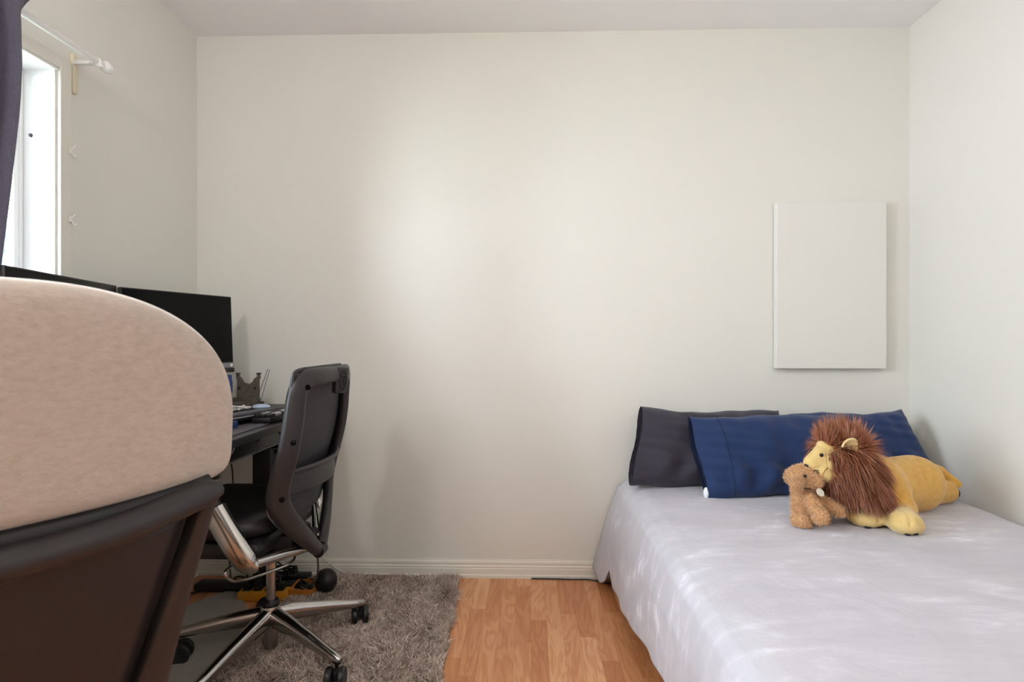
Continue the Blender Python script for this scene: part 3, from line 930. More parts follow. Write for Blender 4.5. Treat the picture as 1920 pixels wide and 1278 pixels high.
# ------------------------------------------------------------------ plush dog
def dog_sdf(p):
    d = s_cap(p, (0.898, 1.895, 0.510), (0.886, 1.890, 0.580), 0.040, 0.032)
    h = s_ell(p, (0.880, 1.884, 0.624), (0.041, 0.040, 0.035))
    h = s_min(h, s_ell(p, (0.910, 1.873, 0.612), (0.030, 0.029, 0.027)), 0.012)
    d = s_min(d, h, 0.008)
    d = s_min(d, s_cap(p, (0.890, 1.850, 0.560), (0.908, 1.817, 0.512), 0.017, 0.022), 0.003)
    d = s_min(d, s_cap(p, (0.925, 1.888, 0.555), (0.984, 1.858, 0.522), 0.017, 0.021), 0.003)
    d = s_min(d, s_ell(p, (0.872, 1.866, 0.488), (0.030, 0.034, 0.025)), 0.003)
    d = s_min(d, s_ell(p, (0.945, 1.900, 0.488), (0.032, 0.034, 0.024)), 0.003)
    return np.maximum(d, BED + 0.003 - p[..., 2])
def ear_sdf(p):
    return s_ell(p, (0.847, 1.841, 0.612), (0.023, 0.013, 0.027), 0.35, 0.35)
def ear2_sdf(p):
    return s_ell(p, (0.868, 1.928, 0.613), (0.022, 0.012, 0.026), -0.3, 0.2)
dog = thing('plush_dog', 'small curly tan plush dog sitting against the lion mane', 'stuffed toy', (0.905, 1.88, BED))
def fuzzy(name, fn, lo, hi, n, parent):
    v, f = nets(fn, lo, hi, 0.0045)
    o = link(name, np_mesh(name, v, f), M['dog_skin'], parent)
    P, N = scatter(v, f, n)
    D = N + rng.normal(size=P.shape) * 0.55
    D /= np.linalg.norm(D, axis=1)[:, None]
    tone = np.clip(0.5 + 0.18 * np.sin(P[:, 0] * 300) * np.sin(P[:, 1] * 280 + P[:, 2] * 310) + rng.normal(size=n) * 0.17, 0, 1)
    k = P[:, 2] > BED + 0.006
    strands('curls', P[k], D[k], 0.0040 + 0.0025 * rng.random(k.sum()), 0.0020 + 0 * rng.random(k.sum()), rng.normal(size=(k.sum(), 3)) * 0.5, M['dog_fur'], o, tone[k], 3, 0.0025)
    return o
fuzzy('body', dog_sdf, (0.82, 1.78, 0.46), (1.02, 1.95, 0.67), 13000, dog)
fuzzy('ear', ear_sdf, (0.81, 1.81, 0.57), (0.89, 1.88, 0.65), 1700, dog)
fuzzy('ear', ear2_sdf, (0.83, 1.90, 0.57), (0.91, 1.95, 0.65), 1200, dog)
for a in ((0.872, 1.79, 0.634), (0.905, 1.79, 0.633)):
    pass
q = march(dog_sdf, (0.868, 1.78, 0.634), (0.06, 1, 0)); MB().ball(q + Vector((0, -0.003, 0)), 0.0055, 14).build('eye', M['bead'], dog)
q = march(dog_sdf, (0.97, 1.82, 0.638), (-0.6, 0.6, 0)); MB().ball(q, (0.008, 0.007, 0.006), 14).build('nose', M['bead'], dog)
MB().lathe([(0.0005, -0.0022), (0.012, -0.002), (0.0135, 0), (0.012, 0.002), (0.0005, 0.0022)], (0.917, 1.838, 0.584), 20,
           Matrix.Rotation(R(25), 4, 'Y') @ Matrix.Rotation(R(52), 4, 'X')).build('tag', M['tag'], dog)
pts = [(0.884 + 0.0385 * math.cos(a), 1.889 + 0.0385 * math.sin(a), 0.592 - 0.006 * math.cos(a)) for a in [6.283 * k / 32 for k in range(32)]]
MB().tube(pts, 0.0016, 6, closed=True).build('collar', M['cable_black'], dog)

# ------------------------------------------------------------------ shag rug and low mat
rug = thing('shag_rug', 'taupe shag rug under the black office chair', 'rug', (-0.6, 1.95, 0))
RUGC = [(-0.950, 2.562), (-0.298, 2.572), (-0.240, 1.20), (-1.03, 1.18)]
MB().prism(RUGC, 0.0005, 0.008).build('backing', M['rug_base'], rug, smooth=False)
n = 70000
u, v = rng.random(n), rng.random(n) ** 0.8
A, B_, C_, D_ = (np.array(p) for p in (RUGC[3], RUGC[2], RUGC[1], RUGC[0]))
xy = ((A * (1 - u)[:, None] + B_ * u[:, None]) * (1 - v)[:, None] + (D_ * (1 - u)[:, None] + C_ * u[:, None]) * v[:, None])
P = np.column_stack([xy, np.full(n, 0.007)])
fx = np.sin(P[:, 0] * 23 + 3 * np.sin(P[:, 1] * 9)) + np.sin(P[:, 1] * 31 + P[:, 0] * 12); fy = np.cos(P[:, 1] * 19 + 2 * np.sin(P[:, 0] * 14)) + np.sin(P[:, 0] * 41)
D = np.column_stack([0.42 * fx, 0.42 * fy, np.full(n, 0.75)]) + rng.normal(size=(n, 3)) * 0.36
D[:, 2] = np.abs(D[:, 2]) + 0.15
D /= np.linalg.norm(D, axis=1)[:, None]
tone = np.clip(0.5 + 0.16 * np.sin(P[:, 0] * 37 + 4 * np.sin(P[:, 1] * 11)) * np.sin(P[:, 1] * 29 + 1) + 0.13 * np.sin(P[:, 0] * 90 + 3 * np.sin(P[:, 1] * 41)) + rng.normal(size=n) * 0.22, 0, 1)
L = 0.022 + 0.014 * rng.random(n)
edge = (P[:, 1] + D[:, 1] * L > 2.575)
P, D, L, tone = P[~edge], D[~edge], L[~edge], tone[~edge]
pile = strands('pile', P, D, L, 0.0036 + 0.0018 * rng.random(len(P)), np.column_stack([rng.normal(size=(len(P), 2)) * 0.25, np.full(len(P), -0.25)]), M['rug'], rug, tone, 3)
pile['kind'] = 'stuff'

MATP = [(-1.46, 1.95), (-1.44, 2.10), (-1.345, 2.27), (-1.295, 2.355), (-1.268, 2.392), (-1.238, 2.402), (-1.205, 2.388), (-1.15, 2.322), (-1.085, 2.225), (-1.02, 2.09), (-0.985, 1.97), (-0.975, 1.85), (-0.99, 1.70), (-1.04, 1.45), (-1.12, 1.36), (-1.38, 1.36), (-1.44, 1.42)]
MATP = [(p.x, p.y) for p in spline([(x, y, 0) for x, y in MATP], 4, closed=True)]
tag(MB().prism(MATP, 0.0008, 0.011).build('floor_mat', M['foot_mat'], bevel=0.004, angle=30), 'grey low pile mat with a rounded corner beside the shag rug', 'mat')

# ------------------------------------------------------------------ desk and what stands on it
DZ = 0.775
DF = -0.838
desk = thing('standing_desk', 'black standing desk along the window wall', 'desk', (-1.16, 1.65, 0))
MB().box2((-1.485, 0.78, DZ - 0.026), (DF, 2.572, DZ), 0.004).build('desk_top', M['desk'], desk)
b = MB()
b.box2((-1.40, 0.95, DZ - 0.068), (-1.34, 2.50, DZ - 0.0265), 0.004).box2((-1.02, 0.95, DZ - 0.068), (-0.96, 2.50, DZ - 0.0265), 0.004)
for yy in (1.0, 2.42):
    b.box2((-1.40, yy - 0.04, DZ - 0.066), (-0.90, yy + 0.04, DZ - 0.0265), 0.004)
b.build('frame', M['desk_metal'], desk)
for yy in (1.0, 2.43):
    MB().box2((-1.148, yy - 0.035, 0.035), (-1.072, yy + 0.035, DZ - 0.06), 0.006).build('leg', M['desk_metal'], desk)
    MB().box2((-1.40, yy - 0.035, 0.002), (-0.965, yy + 0.035, 0.038), 0.012).build('foot', M['desk_metal'], desk)
# wire cable tray under the front edge
b = MB()
for k in range(5):
    y = 1.72 + 0.17 * k
    b.tube([(-0.875, y, DZ - 0.032), (-0.90, y, DZ - 0.085), (-1.02, y, DZ - 0.088)], 0.003, 6)
for xx, zz in ((-0.888, DZ - 0.062), (-0.900, DZ - 0.088), (-0.96, DZ - 0.091)):
    b.tube([(xx, 1.68, zz), (xx, 2.42, zz)], 0.003, 6)
b.build('cable_tray', M['silver'], desk)
MB().box2((-1.0, 1.55, DZ - 0.082), (-0.885, 2.40, DZ - 0.0275), 0.01).build('control_box', M['black'], desk)

tag(MB().box2((-1.27, 1.15, DZ + 0.0005), (DF - 0.032, 2.30, DZ + 0.0035), 0.001).build('desk_mat', M['desk_mat']), 'dark grey desk mat on the black desk', 'desk mat')

def monitor(label, a, b_, z0, z1, tilt, chin, foot):
    """a, b_ = ends of the top edge (x, y) from left to right as seen from the chair"""
    a, b_ = Vector((*a, 0)), Vector((*b_, 0))
    ax = (b_ - a); W = ax.length; ax.normalize()
    nrm = Vector((ax.y, -ax.x, 0))                     # toward the user
    mid = (a + b_) / 2
    H = z1 - z0
    base = mid - nrm * 0.03
    t = thing('monitor', label, 'monitor', (base.x, base.y, DZ), 'black monitors on the desk')
    mt = Matrix.Translation((mid.x, mid.y, z1)) @ Matrix((( ax.x, nrm.x, 0, 0), (ax.y, nrm.y, 0, 0), (0, 0, 1, 0), (0, 0, 0, 1))) @ Matrix.Rotation(R(tilt), 4, 'X')
    def bx(x0, x1, y0, y1, z0_, z1_, bev=0.002):
        q = MB(); q.box(mt @ Vector(((x0 + x1) / 2, (y0 + y1) / 2, (z0_ + z1_) / 2)), (x1 - x0, y1 - y0, z1_ - z0_), bev, mt.to_3x3().to_4x4())
        return q
    bx(-W / 2, W / 2, -0.018, 0, -H, 0).build('housing', M['bezel'], t)
    q = bx(-W / 2 + 0.004, W / 2 - 0.004, -0.001, 0.0012, -H + 0.004, -0.004, 0.0005)
    q.build('screen', M['screen'], t)
    bx(-W * 0.3, W * 0.3, -0.045, -0.0185, -H * 0.85, -H * 0.2, 0.012).build('rear_cover', M['bezel'], t)
    if chin:
        c = bx(-W / 2, W / 2, -0.018, 0.003, -H - 0.020, -H - 0.0005, 0.002).build('chin', M['silver'], t)
        bx(W / 2 - 0.020, W / 2 - 0.008, 0.0035, 0.005, -H - 0.017, -H - 0.004, 0.0005).build('sticker', M['white_plastic'], c)
        bx(-W / 2, W / 2 + 0.002, -0.016, 0.004, -H - 0.040, -H - 0.021, 0.002).build('speaker_bar', M['bezel'], t)
    nz = z0 - 0.0
    MB().tube([base + Vector((0, 0, DZ + 0.012)), base + Vector((0, 0, z1 - H * 0.55)), mid - nrm * 0.03 + Vector((0, 0, z1 - H * 0.5))], 0.016, 12).build('neck', M['bezel'], t)
    MB().box((base.x, base.y, DZ + 0.0065), (foot, 0.13, 0.012), 0.004, math.atan2(ax.y, ax.x)).build('base', M['bezel'], t)
monitor('black monitor on the desk, half hidden by the beige chair and nearest the corner', (-1.395, 1.957), (-1.249, 2.419), 0.966, 1.243, 2.5, True, 0.20)
monitor('black monitor on the desk below the window, left of the gap between the two screens', (-1.290, 1.400), (-1.392, 1.935), 0.955, 1.245, 2.0, True, 0.22)

# grey throne-shaped stand
th = thing('throne_stand', 'small grey brown throne shaped stand on the back of the desk', 'ornament', (-1.19, 2.425, DZ))
def tp(x, z): return (-1.192 + x, z)
prof = [(-0.046, 0), (0.046, 0), (0.046, 0.118), (0.050, 0.120), (0.050, 0.130), (0.040, 0.130)]
arc = [(0.040 - 0.012, 0.120), (0.022, 0.108), (0.012, 0.100), (0.0, 0.097), (-0.012, 0.100), (-0.022, 0.108), (-0.028, 0.120)]
prof += arc + [(-0.040, 0.130), (-0.050, 0.130), (-0.050, 0.120), (-0.046, 0.118)]
b = MB(); k = len(prof)
vs = [(-1.192 + x, 2.445, DZ + 0.001 + z) for x, z in prof] + [(-1.192 + x, 2.463, DZ + 0.001 + z) for x, z in prof]
b._add(vs, [tuple(range(k)), tuple(range(k, 2 * k))] + [(i, (i + 1) % k, k + (i + 1) % k, k + i) for i in range(k)])
b.build('backrest', M['stone'], th, smooth=False, bevel=0.0015)
for sx in (-1, 1):
    MB().box2((-1.192 + sx * 0.048 - 0.010, 2.395, DZ + 0.001), (-1.192 + sx * 0.048 + 0.010, 2.4445, DZ + 0.042), 0.002).build('armrest', M['stone'], th)
    MB().lathe([(0.004, 0), (0.009, 0.004), (0.006, 0.008), (0.011, 0.012), (0.011, 0.015)], (-1.192 + sx * 0.045, 2.454, DZ + 0.131), 12).build('finial', M['stone'], th)
    MB().ball((-1.192 + sx * 0.034, 2.4445, DZ + 0.082), (0.007, 0.004, 0.007), 10).build('stud', M['black'], th)
MB().box2((-1.192 - 0.0375, 2.395, DZ + 0.001), (-1.192 + 0.0375, 2.4445, DZ + 0.026), 0.002).build('seat', M['stone'], th)

cup = thing('bottle', 'blue drinking bottle on the desk beside the throne stand', 'bottle', (-1.262, 2.395, DZ))
MB().lathe([(0.028, 0.001), (0.032, 0.004), (0.032, 0.060), (0.031, 0.066)], (-1.262, 2.385, DZ), 24).build('base', M['grey_matte'], cup)
MB().lathe([(0.031, 0.067), (0.033, 0.070), (0.033, 0.112), (0.030, 0.118), (0.030, 0.138), (0.026, 0.142), (0.001, 0.143)], (-1.262, 2.385, DZ), 24).build('body', M['blue'], cup)

an = thing('wire_antenna', 'pair of thin grey rods leaning behind the throne stand', 'antenna', (-1.165, 2.50, DZ))
MB().box2((-1.20, 2.488, DZ + 0.001), (-1.15, 2.515, DZ + 0.018), 0.003).build('base', M['black'], an)
MB().tube([(-1.182, 2.50, DZ + 0.015), (-1.128, 2.50, DZ + 0.160)], 0.0016, 6).build('rod', M['silver'], an)
MB().tube([(-1.162, 2.50, DZ + 0.015), (-1.120, 2.50, DZ + 0.158)], 0.0016, 6).build('rod', M['silver'], an)

# white tangle, cloth, case, keyboard, blue box, mouse
pts = []
rr = random.Random(4)
for k in range(26):
    a = k * 1.9
    pts.append((-1.145 + 0.045 * math.cos(a) * rr.uniform(0.3, 1), 2.275 + 0.065 * math.sin(a * 1.3) * rr.uniform(0.3, 1), DZ + 0.0075 + rr.uniform(0, 0.022)))
tag(MB().tube(spline(pts, 5), 0.0032, 6).build('charging_cable', M['white_plastic']), 'tangled white cable on the desk in front of the throne stand', 'cable')
tag(MB().ball((-1.085, 2.345, DZ + 0.0135), (0.036, 0.030, 0.0115), 16).build('cloth', M['pale_blue']), 'crumpled pale blue cloth at the foot of the throne stand', 'cloth')

tc_ = thing('tablet_case', 'dark grey tablet case lying sloped on the desk', 'case', (-0.965, 2.00, DZ))
rot = Matrix.Rotation(R(-10), 4, 'Z') @ Matrix.Rotation(R(-6), 4, 'Y') @ Matrix.Rotation(R(-1), 4, 'X')
MB().box((-0.985, 1.985, DZ + 0.030), (0.125, 0.31, 0.012), 0.004, rot).build('cover', M['grey_matte'], tc_)
MB().box((-0.985 + 0.001, 1.985, DZ + 0.0225), (0.121, 0.306, 0.004), 0.001, rot).build('edge', M['key'], tc_)
MB().box((-0.986, 1.985, DZ + 0.0155), (0.123, 0.308, 0.010), 0.003, rot).build('back_cover', M['black'], tc_)
bb = thing('box', 'flat blue box under the near end of the grey case', 'box', (-0.99, 1.85, DZ))
MB().box((-0.985, 1.815, DZ + 0.0155), (0.115, 0.055, 0.022), 0.002, R(-6)).build('body', M['blue'], bb)
MB().box((-0.945, 1.777, DZ + 0.0105), (0.030, 0.018, 0.010), 0.002, R(-6)).build('tab', M['blue'], bb)

kb = thing('keyboard', 'black keyboard with a few pale keycaps by the desk front', 'keyboard', (-0.888, 2.085, DZ))
rot = R(-4)
MB().box((-0.888, 2.085, DZ + 0.0135), (0.066, 0.30, 0.018), 0.004, rot).build('body', M['black'], kb)
ro = random.Random(2)
cz = Matrix.Translation((-0.888, 2.085, DZ + 0.028)) @ Matrix.Rotation(rot, 4, 'Z')
for i in range(3):
    for j in range(13):
        p = cz @ Vector((-0.020 + 0.020 * i, -0.132 + 0.022 * j, 0))
        MB().box(p, (0.017, 0.018, 0.010), 0.002, rot).build('keycap', M['key'] if ro.random() < 0.30 else M['black'], kb)
ms = thing('mouse', 'dark blue computer mouse near the far end of the desk', 'mouse', (-0.985, 2.44, DZ))
MB().ball((-0.985, 2.44, DZ + 0.018), (0.032, 0.052, 0.016), 20).build('shell', M['blue'], ms)
MB().box((-0.985, 2.41, DZ + 0.031), (0.006, 0.016, 0.005), 0.001).build('wheel', M['black'], ms)

# ------------------------------------------------------------------ floor clutter under the desk
ps = thing('power_strip', 'yellow power strip with black sockets on the floor under the desk', 'power strip', (-1.075, 2.355, 0))
MB().box((-1.075, 2.352, 0.0205), (0.20, 0.060, 0.038), 0.005, R(2)).build('body', M['yellow'], ps)
for k in range(4):
    MB().box((-1.145 + 0.045 * k, 2.352 + 0.0015 * k, 0.0405), (0.032, 0.034, 0.004), 0.001, R(2)).build('socket', M['black'], ps)
for i, (dx, hgt, lab) in enumerate(((-1.145, 0.034, 'black plug in the yellow power strip, left end'), (-1.100, 0.046, 'taller black plug in the yellow power strip beside the chair column'), (-1.010, 0.028, 'low black plug in the yellow power strip, right end'))):
    p = thing('plug', lab, 'plug', (dx, 2.352, 0.043), 'plugs in the power strip')
    MB().box((dx, 2.352, 0.0435 + hgt / 2), (0.026, 0.030, hgt), 0.004).build('body', M['black'], p)
    MB().tube(spline([(dx, 2.352, 0.043 + hgt), (dx - 0.005, 2.360, 0.062 + hgt), (dx - 0.02, 2.380, 0.045 + hgt), (dx - 0.035, 2.388, 0.03), (dx - 0.07, 2.386, 0.005)], 6), 0.003, 6).build('cord', M['cable_black'], p)
tr = thing('tray', 'orange plastic tray holding black cables on the rug edge', 'tray', (-0.925, 2.39, 0.0))
tz = 0.010
b = MB()
for lo, hi in (((-0.975, 2.345, tz), (-0.875, 2.455, tz + 0.004)), ((-0.975, 2.345, tz + 0.004), (-0.875, 2.349, tz + 0.032)), ((-0.975, 2.451, tz + 0.004), (-0.875, 2.455, tz + 0.032)),
               ((-0.975, 2.349, tz + 0.004), (-0.971, 2.451, tz + 0.032)), ((-0.879, 2.349, tz + 0.004), (-0.875, 2.451, tz + 0.032))):
    b.box2(lo, hi)
b.build('body', M['orange'], tr, smooth=False, bevel=0.001)
pts = []
for k in range(22):
    a = k * 1.25
    pts.append((-0.925 + 0.036 * math.cos(a), 2.40 + 0.040 * math.sin(a * 0.93), tz + 0.0085 + 0.0016 * k))
tag(MB().tube(spline(pts, 5), 0.0035, 6).build('coiled_cable', M['cable_black']), 'coiled black cable lying in the orange tray', 'cable')
ad = thing('power_adapter', 'flat black power adapter on the floor against the back baseboard', 'adapter', (-0.985, 2.53, 0))
MB().box((-1.02, 2.535, 0.0165), (0.13, 0.055, 0.032), 0.006).build('body', M['black'], ad)
MB().tube(spline([(-0.956, 2.535, 0.017), (-0.91, 2.53, 0.020), (-0.88, 2.50, 0.022), (-0.90, 2.47, 0.035), (-0.92, 2.44, 0.050)], 6), 0.003, 6).build('cord', M['cable_black'], ad)
bd = thing('ball_speaker', 'glossy black ball shaped device on the rug by the baseboard', 'speaker', (-0.838, 2.40, 0.012))
MB().lathe([(0.014, 0), (0.030, 0.006), (0.042, 0.024), (0.046, 0.044), (0.042, 0.066), (0.030, 0.083), (0.016, 0.090), (0.0005, 0.092)], (-0.838, 2.400, 0.014), 28).build('body', M['rubber'], bd)
MB().tube([(-0.838 + 0.0445 * math.cos(a), 2.400 + 0.0445 * math.sin(a) * math.cos(R(60)), 0.060 + 0.0445 * math.sin(a) * math.sin(R(60))) for a in [6.283 * k / 32 for k in range(32)]], 0.002, 6, closed=True).build('rim', M['black'], bd)

def cable(name, pts, r, m, label):
    tag(MB().tube(spline(pts, 8), r, 8).build(name, m), label, 'cable')
pts = []
rr = random.Random(9)
for k in range(40):
    a = k * 1.13
    pts.append((-1.08 + 0.105 * math.cos(a) * rr.uniform(0.4, 1), 2.475 + 0.055 * math.sin(a * 0.83) * rr.uniform(0.4, 1), 0.045 + rr.uniform(0, 0.05)))
pts = [(-1.19, 2.50, 0.045)] + pts + [(-0.985, 2.50, 0.038)]
cable('tangled_cable', pts, 0.0036, M['cable_black'], 'tangle of black cables behind the yellow power strip')
cable('power_cable', [(-1.44, 2.36, 0.005), (-1.36, 2.415, 0.005), (-1.30, 2.425, 0.005), (-1.245, 2.455, 0.045), (-1.20, 2.44, 0.045), (-1.175, 2.40, 0.006)], 0.0045, M['cable_black'], 'black power cable on the wood floor left of the yellow power strip')
cable('hanging_cable', [(-0.955, 2.22, DZ - 0.095), (-0.93, 2.24, 0.52), (-0.875, 2.26, 0.34), (-0.835, 2.28, 0.22), (-0.832, 2.29, 0.14), (-0.865, 2.33, 0.075), (-0.91, 2.37, 0.052)], 0.0042, M['cable_grey'], 'grey cable hanging from the desk into the orange tray')
cable('white_cable', [(-0.96, 2.565, 0.45), (-0.95, 2.57, 0.20), (-0.925, 2.572, 0.11), (-0.88, 2.573, 0.062), (-0.84, 2.572, 0.035), (-0.78, 2.573, 0.018), (-0.55, 2.575, 0.012), (-0.32, 2.575, 0.010)], 0.0028, M['cable_white'], 'thin white cable running down behind the chair and along the baseboard')
cable('thin_cable', [(0.02, 2.576, 0.004), (0.12, 2.574, 0.004), (0.20, 2.570, 0.004), (0.27, 2.565, 0.006), (0.32, 2.55, 0.004), (0.40, 2.52, 0.004)], 0.003, M['cable_black'], 'thin black cable at the baseboard running under the bed')
cable('dangling_cable', [(-1.30, 2.45, DZ - 0.095), (-1.285, 2.45, 0.62), (-1.26, 2.452, 0.50), (-1.262, 2.452, 0.36), (-1.27, 2.44, 0.20), (-1.25, 2.42, 0.046)], 0.003, M['cable_black'], 'thin black cable dangling under the desk before the bare wall')

# ------------------------------------------------------------------ black mesh office chair (faces the desk, -X)
CX, CY = -0.850, 1.905
ch = thing('office_chair', 'black mesh office chair with polished metal base, pushed up to the desk', 'chair', (CX, CY, 0))
def c3(x, y, z): return Vector((CX + x, CY + y, z))
LEGS = [41.5, -30.5, -102.5, -174.5, 113.5]
for i, a in enumerate(LEGS):
    d = Vector((math.cos(R(a)), math.sin(R(a)), 0))
    o = c3(0, 0, 0)
    path = [o + d * 0.018 + Vector((0, 0, 0.148)), o + d * 0.10 + Vector((0, 0, 0.136)), o + d * 0.20 + Vector((0, 0, 0.118)), o + d * 0.29 + Vector((0, 0, 0.100)), o + d * 0.325 + Vector((0, 0, 0.094)), o + d * 0.335 + Vector((0, 0, 0.092))]
    lg = MB().sweep(path, [0.044, 0.040, 0.035, 0.031, 0.028, 0.016], [0.062, 0.054, 0.043, 0.032, 0.028, 0.020], Vector((0, 0, 1)), 0.42).build('leg', M['chrome'], ch, angle=60)
    sp = [20, 185, -70, -78, 150][i]
    cpos = o + d * 0.318
    ax = Vector((math.cos(R(sp)), math.sin(R(sp)), 0)); fw = Vector((-ax.y, ax.x, 0))
    off = fw * (0.030 if i == 3 else 0.018)
    cs_ = MB().tube([cpos + Vector((0, 0, 0.083)), cpos + Vector((0, 0, 0.058))], 0.006, 10)
    cs_.box(cpos + off * 0.6 + Vector((0, 0, 0.054)), (0.016, 0.034, 0.030), 0.006, math.atan2(ax.y, ax.x)).build('caster_stem', M['rubber'], lg)
    for sd in (-1, 1):
        rm = Matrix(((fw.x, 0, ax.x, 0), (fw.y, 0, ax.y, 0), (0, 1, 0, 0), (0, 0, 0, 1)))
        MB().lathe([(0.012, 0), (0.030, 0), (0.0335, 0.004), (0.0335, 0.015), (0.030, 0.019), (0.020, 0.0195), (0.012, 0.017)], cpos + off + ax * (0.0095 if sd > 0 else -0.0290) + Vector((0, 0, 0.0355 if a in (-174.5,) else 0.046)), 26, rm).build('wheel', M['rubber'], lg)
MB().lathe([(0.028, 0.112), (0.033, 0.118), (0.034, 0.165), (0.030, 0.183), (0.020, 0.184)], c3(0, 0, 0), 28).build('hub', M['chrome'], ch)
MB().lathe([(0.018, 0.183), (0.0275, 0.185), (0.0285, 0.193), (0.025, 0.199), (0.015, 0.200)], c3(0, 0, 0), 24).build('collar', M['rubber'], ch)
MB().lathe([(0.018, 0.042), (0.0235, 0.046), (0.0235, 0.112)], c3(0, 0, 0), 24).build('cylinder', M['chrome'], ch)
MB().lathe([(0.0145, 0.198), (0.0145, 0.385)], c3(0, 0, 0), 20).build('gas_column', M['chrome'], ch)
MB().box(c3(-0.01, 0, 0.412), (0.24, 0.17, 0.055), 0.018).box(c3(0.09, 0, 0.408), (0.12, 0.10, 0.045), 0.015).build('mechanism', M['frame_dark'], ch)
# lever loop
lp = spline([c3(0.06, -0.10, 0.400), c3(0.02, -0.186, 0.401), c3(-0.012, -0.246, 0.400), c3(-0.016, -0.258, 0.382), c3(0.0, -0.228, 0.355), c3(0.05, -0.146, 0.346), c3(0.10, -0.06, 0.352), c3(0.08, -0.02, 0.39)], 6)
MB().tube(lp, 0.0048, 8).build('lever', M['chrome'], ch)

# seat
def seat_fn(side):
    def fn(u, v):
        a, c = u * 2 - 1, v * 2 - 1
        n = (abs(a) ** 4 + abs(c) ** 4) ** 0.25
        k = max(abs(a), abs(c)); s = k / n if n > 1e-6 else 1
        x, y = a * s * 0.235, c * s * 0.248
        e = max(0, 1 - k ** 8) ** 0.5
        front = max(0, -a - 0.5) * 0.06
        z = 0.500 + side * (0.040 * e) - (0.010 * (1 - a * a) * (1 - c * c) if side > 0 else 0) - front
        return c3(-0.145 + x, y, z)
    return fn
b = MB()
for sd in (1, -1): b.grid(seat_fn(sd), 40, 40)
bmesh.ops.remove_doubles(b.bm, verts=b.bm.verts, dist=0.0005)
b.build('seat', M['leather'], ch, angle=80)
MB().box(c3(-0.150, 0, 0.436), (0.43, 0.45, 0.056), 0.022).build('seat_pan', M['frame_dark'], ch)

# back frame: one wishbone, rear convex
half = [(0.222, 0.0, 0.948), (0.219, -0.06, 0.949), (0.208, -0.13, 0.949), (0.192, -0.180, 0.944), (0.180, -0.212, 0.920), (0.174, -0.222, 0.885), (0.168, -0.226, 0.82),
        (0.156, -0.228, 0.745), (0.138, -0.228, 0.675), (0.124, -0.226, 0.625), (0.119, -0.218, 0.585), (0.124, -0.196, 0.545), (0.138, -0.150, 0.490), (0.152, -0.085, 0.430), (0.163, -0.020, 0.375)]
pn_ = [c3(*p) for p in half]; pf = [c3(p[0], -p[1], p[2]) for p in half]
sm = spline(pn_, 5)
ns = len(sm) - 1
W_ = [interp(i / ns, [(0, 0.050), (0.25, 0.056), (0.4, 0.062), (0.6, 0.066), (0.72, 0.074), (0.86, 0.066), (1, 0.042)]) for i in range(ns + 1)]
def wish(path, sd):
    """rear face turned outward along the stiles, square to the rear in the middle of the top and at the hinge"""
    fa = [interp(i / ns, [(0, 0), (0.12, 12), (0.3, 33), (0.7, 38), (0.85, 30), (1, 5)]) for i in range(ns + 1)]
    return [Vector((math.cos(R(q)), sd * math.sin(R(q)), 0.12)) for q in fa]
b = MB()
b.sweep(sm, W_, 0.032, wish(sm, -1), 0.42)
b.sweep(spline(pf, 5), W_, 0.032, wish(pf, 1), 0.42)
b.build('back_frame', M['frame'], ch, angle=60)
# headrest mount tab with an embossed emblem
tabm = Matrix.Translation(c3(0.234, -0.004, 0.928)) @ Matrix.Rotation(R(-30), 4, 'Z') @ Matrix.Rotation(R(6), 4, 'Y')
b = MB().box((0, 0, 0), (0.024, 0.056, 0.088), 0.010); bmesh.ops.transform(b.bm, matrix=tabm, verts=b.bm.verts)
tab = b.build('mount_tab', M['frame'], ch)
b = MB().tube([tabm @ Vector((0.0120, 0.014 * math.cos(a), 0.030 * math.sin(a))) for a in [6.283 * k / 24 for k in range(24)]], 0.0011, 5, closed=True)
for pts in (((-0.005, 0.006), (0.005, 0.006), (0.005, 0.014), (-0.005, 0.014)), ((-0.005, -0.014), (0.005, -0.014), (0.005, -0.006), (-0.005, -0.003), (0.005, 0.001))):
    b.tube([tabm @ Vector((0.0121, y, z)) for y, z in pts], 0.0010, 5)
b.build('emblem', M['hole'], tab)
for (px, py, pz) in ((0.2005, -0.196, 0.918), (0.170, -0.228, 0.760), (0.1325, -0.219, 0.592)):
    dn = Vector((0.82, math.copysign(0.57, py), 0.10)).normalized()
    MB().lathe([(0.0085, 0), (0.0085, 0.0035), (0.006, 0.0035), (0.006, 0.002), (0.0005, 0.002)], c3(px - 0.012, py, pz) + dn * 0.0155, 16, Vector((0, 0, 1)).rotation_difference(dn).to_matrix().to_4x4()).build('screw_hole_shade', M['hole'], ch)  # near-black discs, the shade of the screw holes put into the colour
# mesh
def stile_x(z): return interp(z, [(p[2], p[0]) for p in half[3:12]][::-1])
def stile_y(z): return interp(z, [(0.50, 0.150), (0.545, 0.196), (0.585, 0.218), (0.625, 0.226), (0.82, 0.226), (0.93, 0.212), (0.95, 0.20)])
def mesh_fn(u, v):
    z = 0.505 + (0.950 - 0.505) * v
    yy = (u * 2 - 1) * (stile_y(z) + 0.008)
    return c3(stile_x(z) - 0.017 + 0.022 * (1 - (u * 2 - 1) ** 2), yy, z)
MB().grid(mesh_fn, 24, 40).build('back_sheet', M['mesh'], ch, solid=0.004, angle=180)
edge_n = [c3(stile_x(z) - 0.016, -(stile_y(z) + 0.020), z) for z in np.linspace(0.52, 0.925, 20)]
edge_f = [c3(stile_x(z) - 0.016, (stile_y(z) + 0.020), z) for z in np.linspace(0.52, 0.925, 20)]
tp_ = spline([edge_n[-1], c3(0.168, -0.205, 0.965), c3(0.19, -0.10, 0.972), c3(0.197, 0, 0.973), c3(0.19, 0.10, 0.972), c3(0.168, 0.205, 0.965), edge_f[-1]], 5)
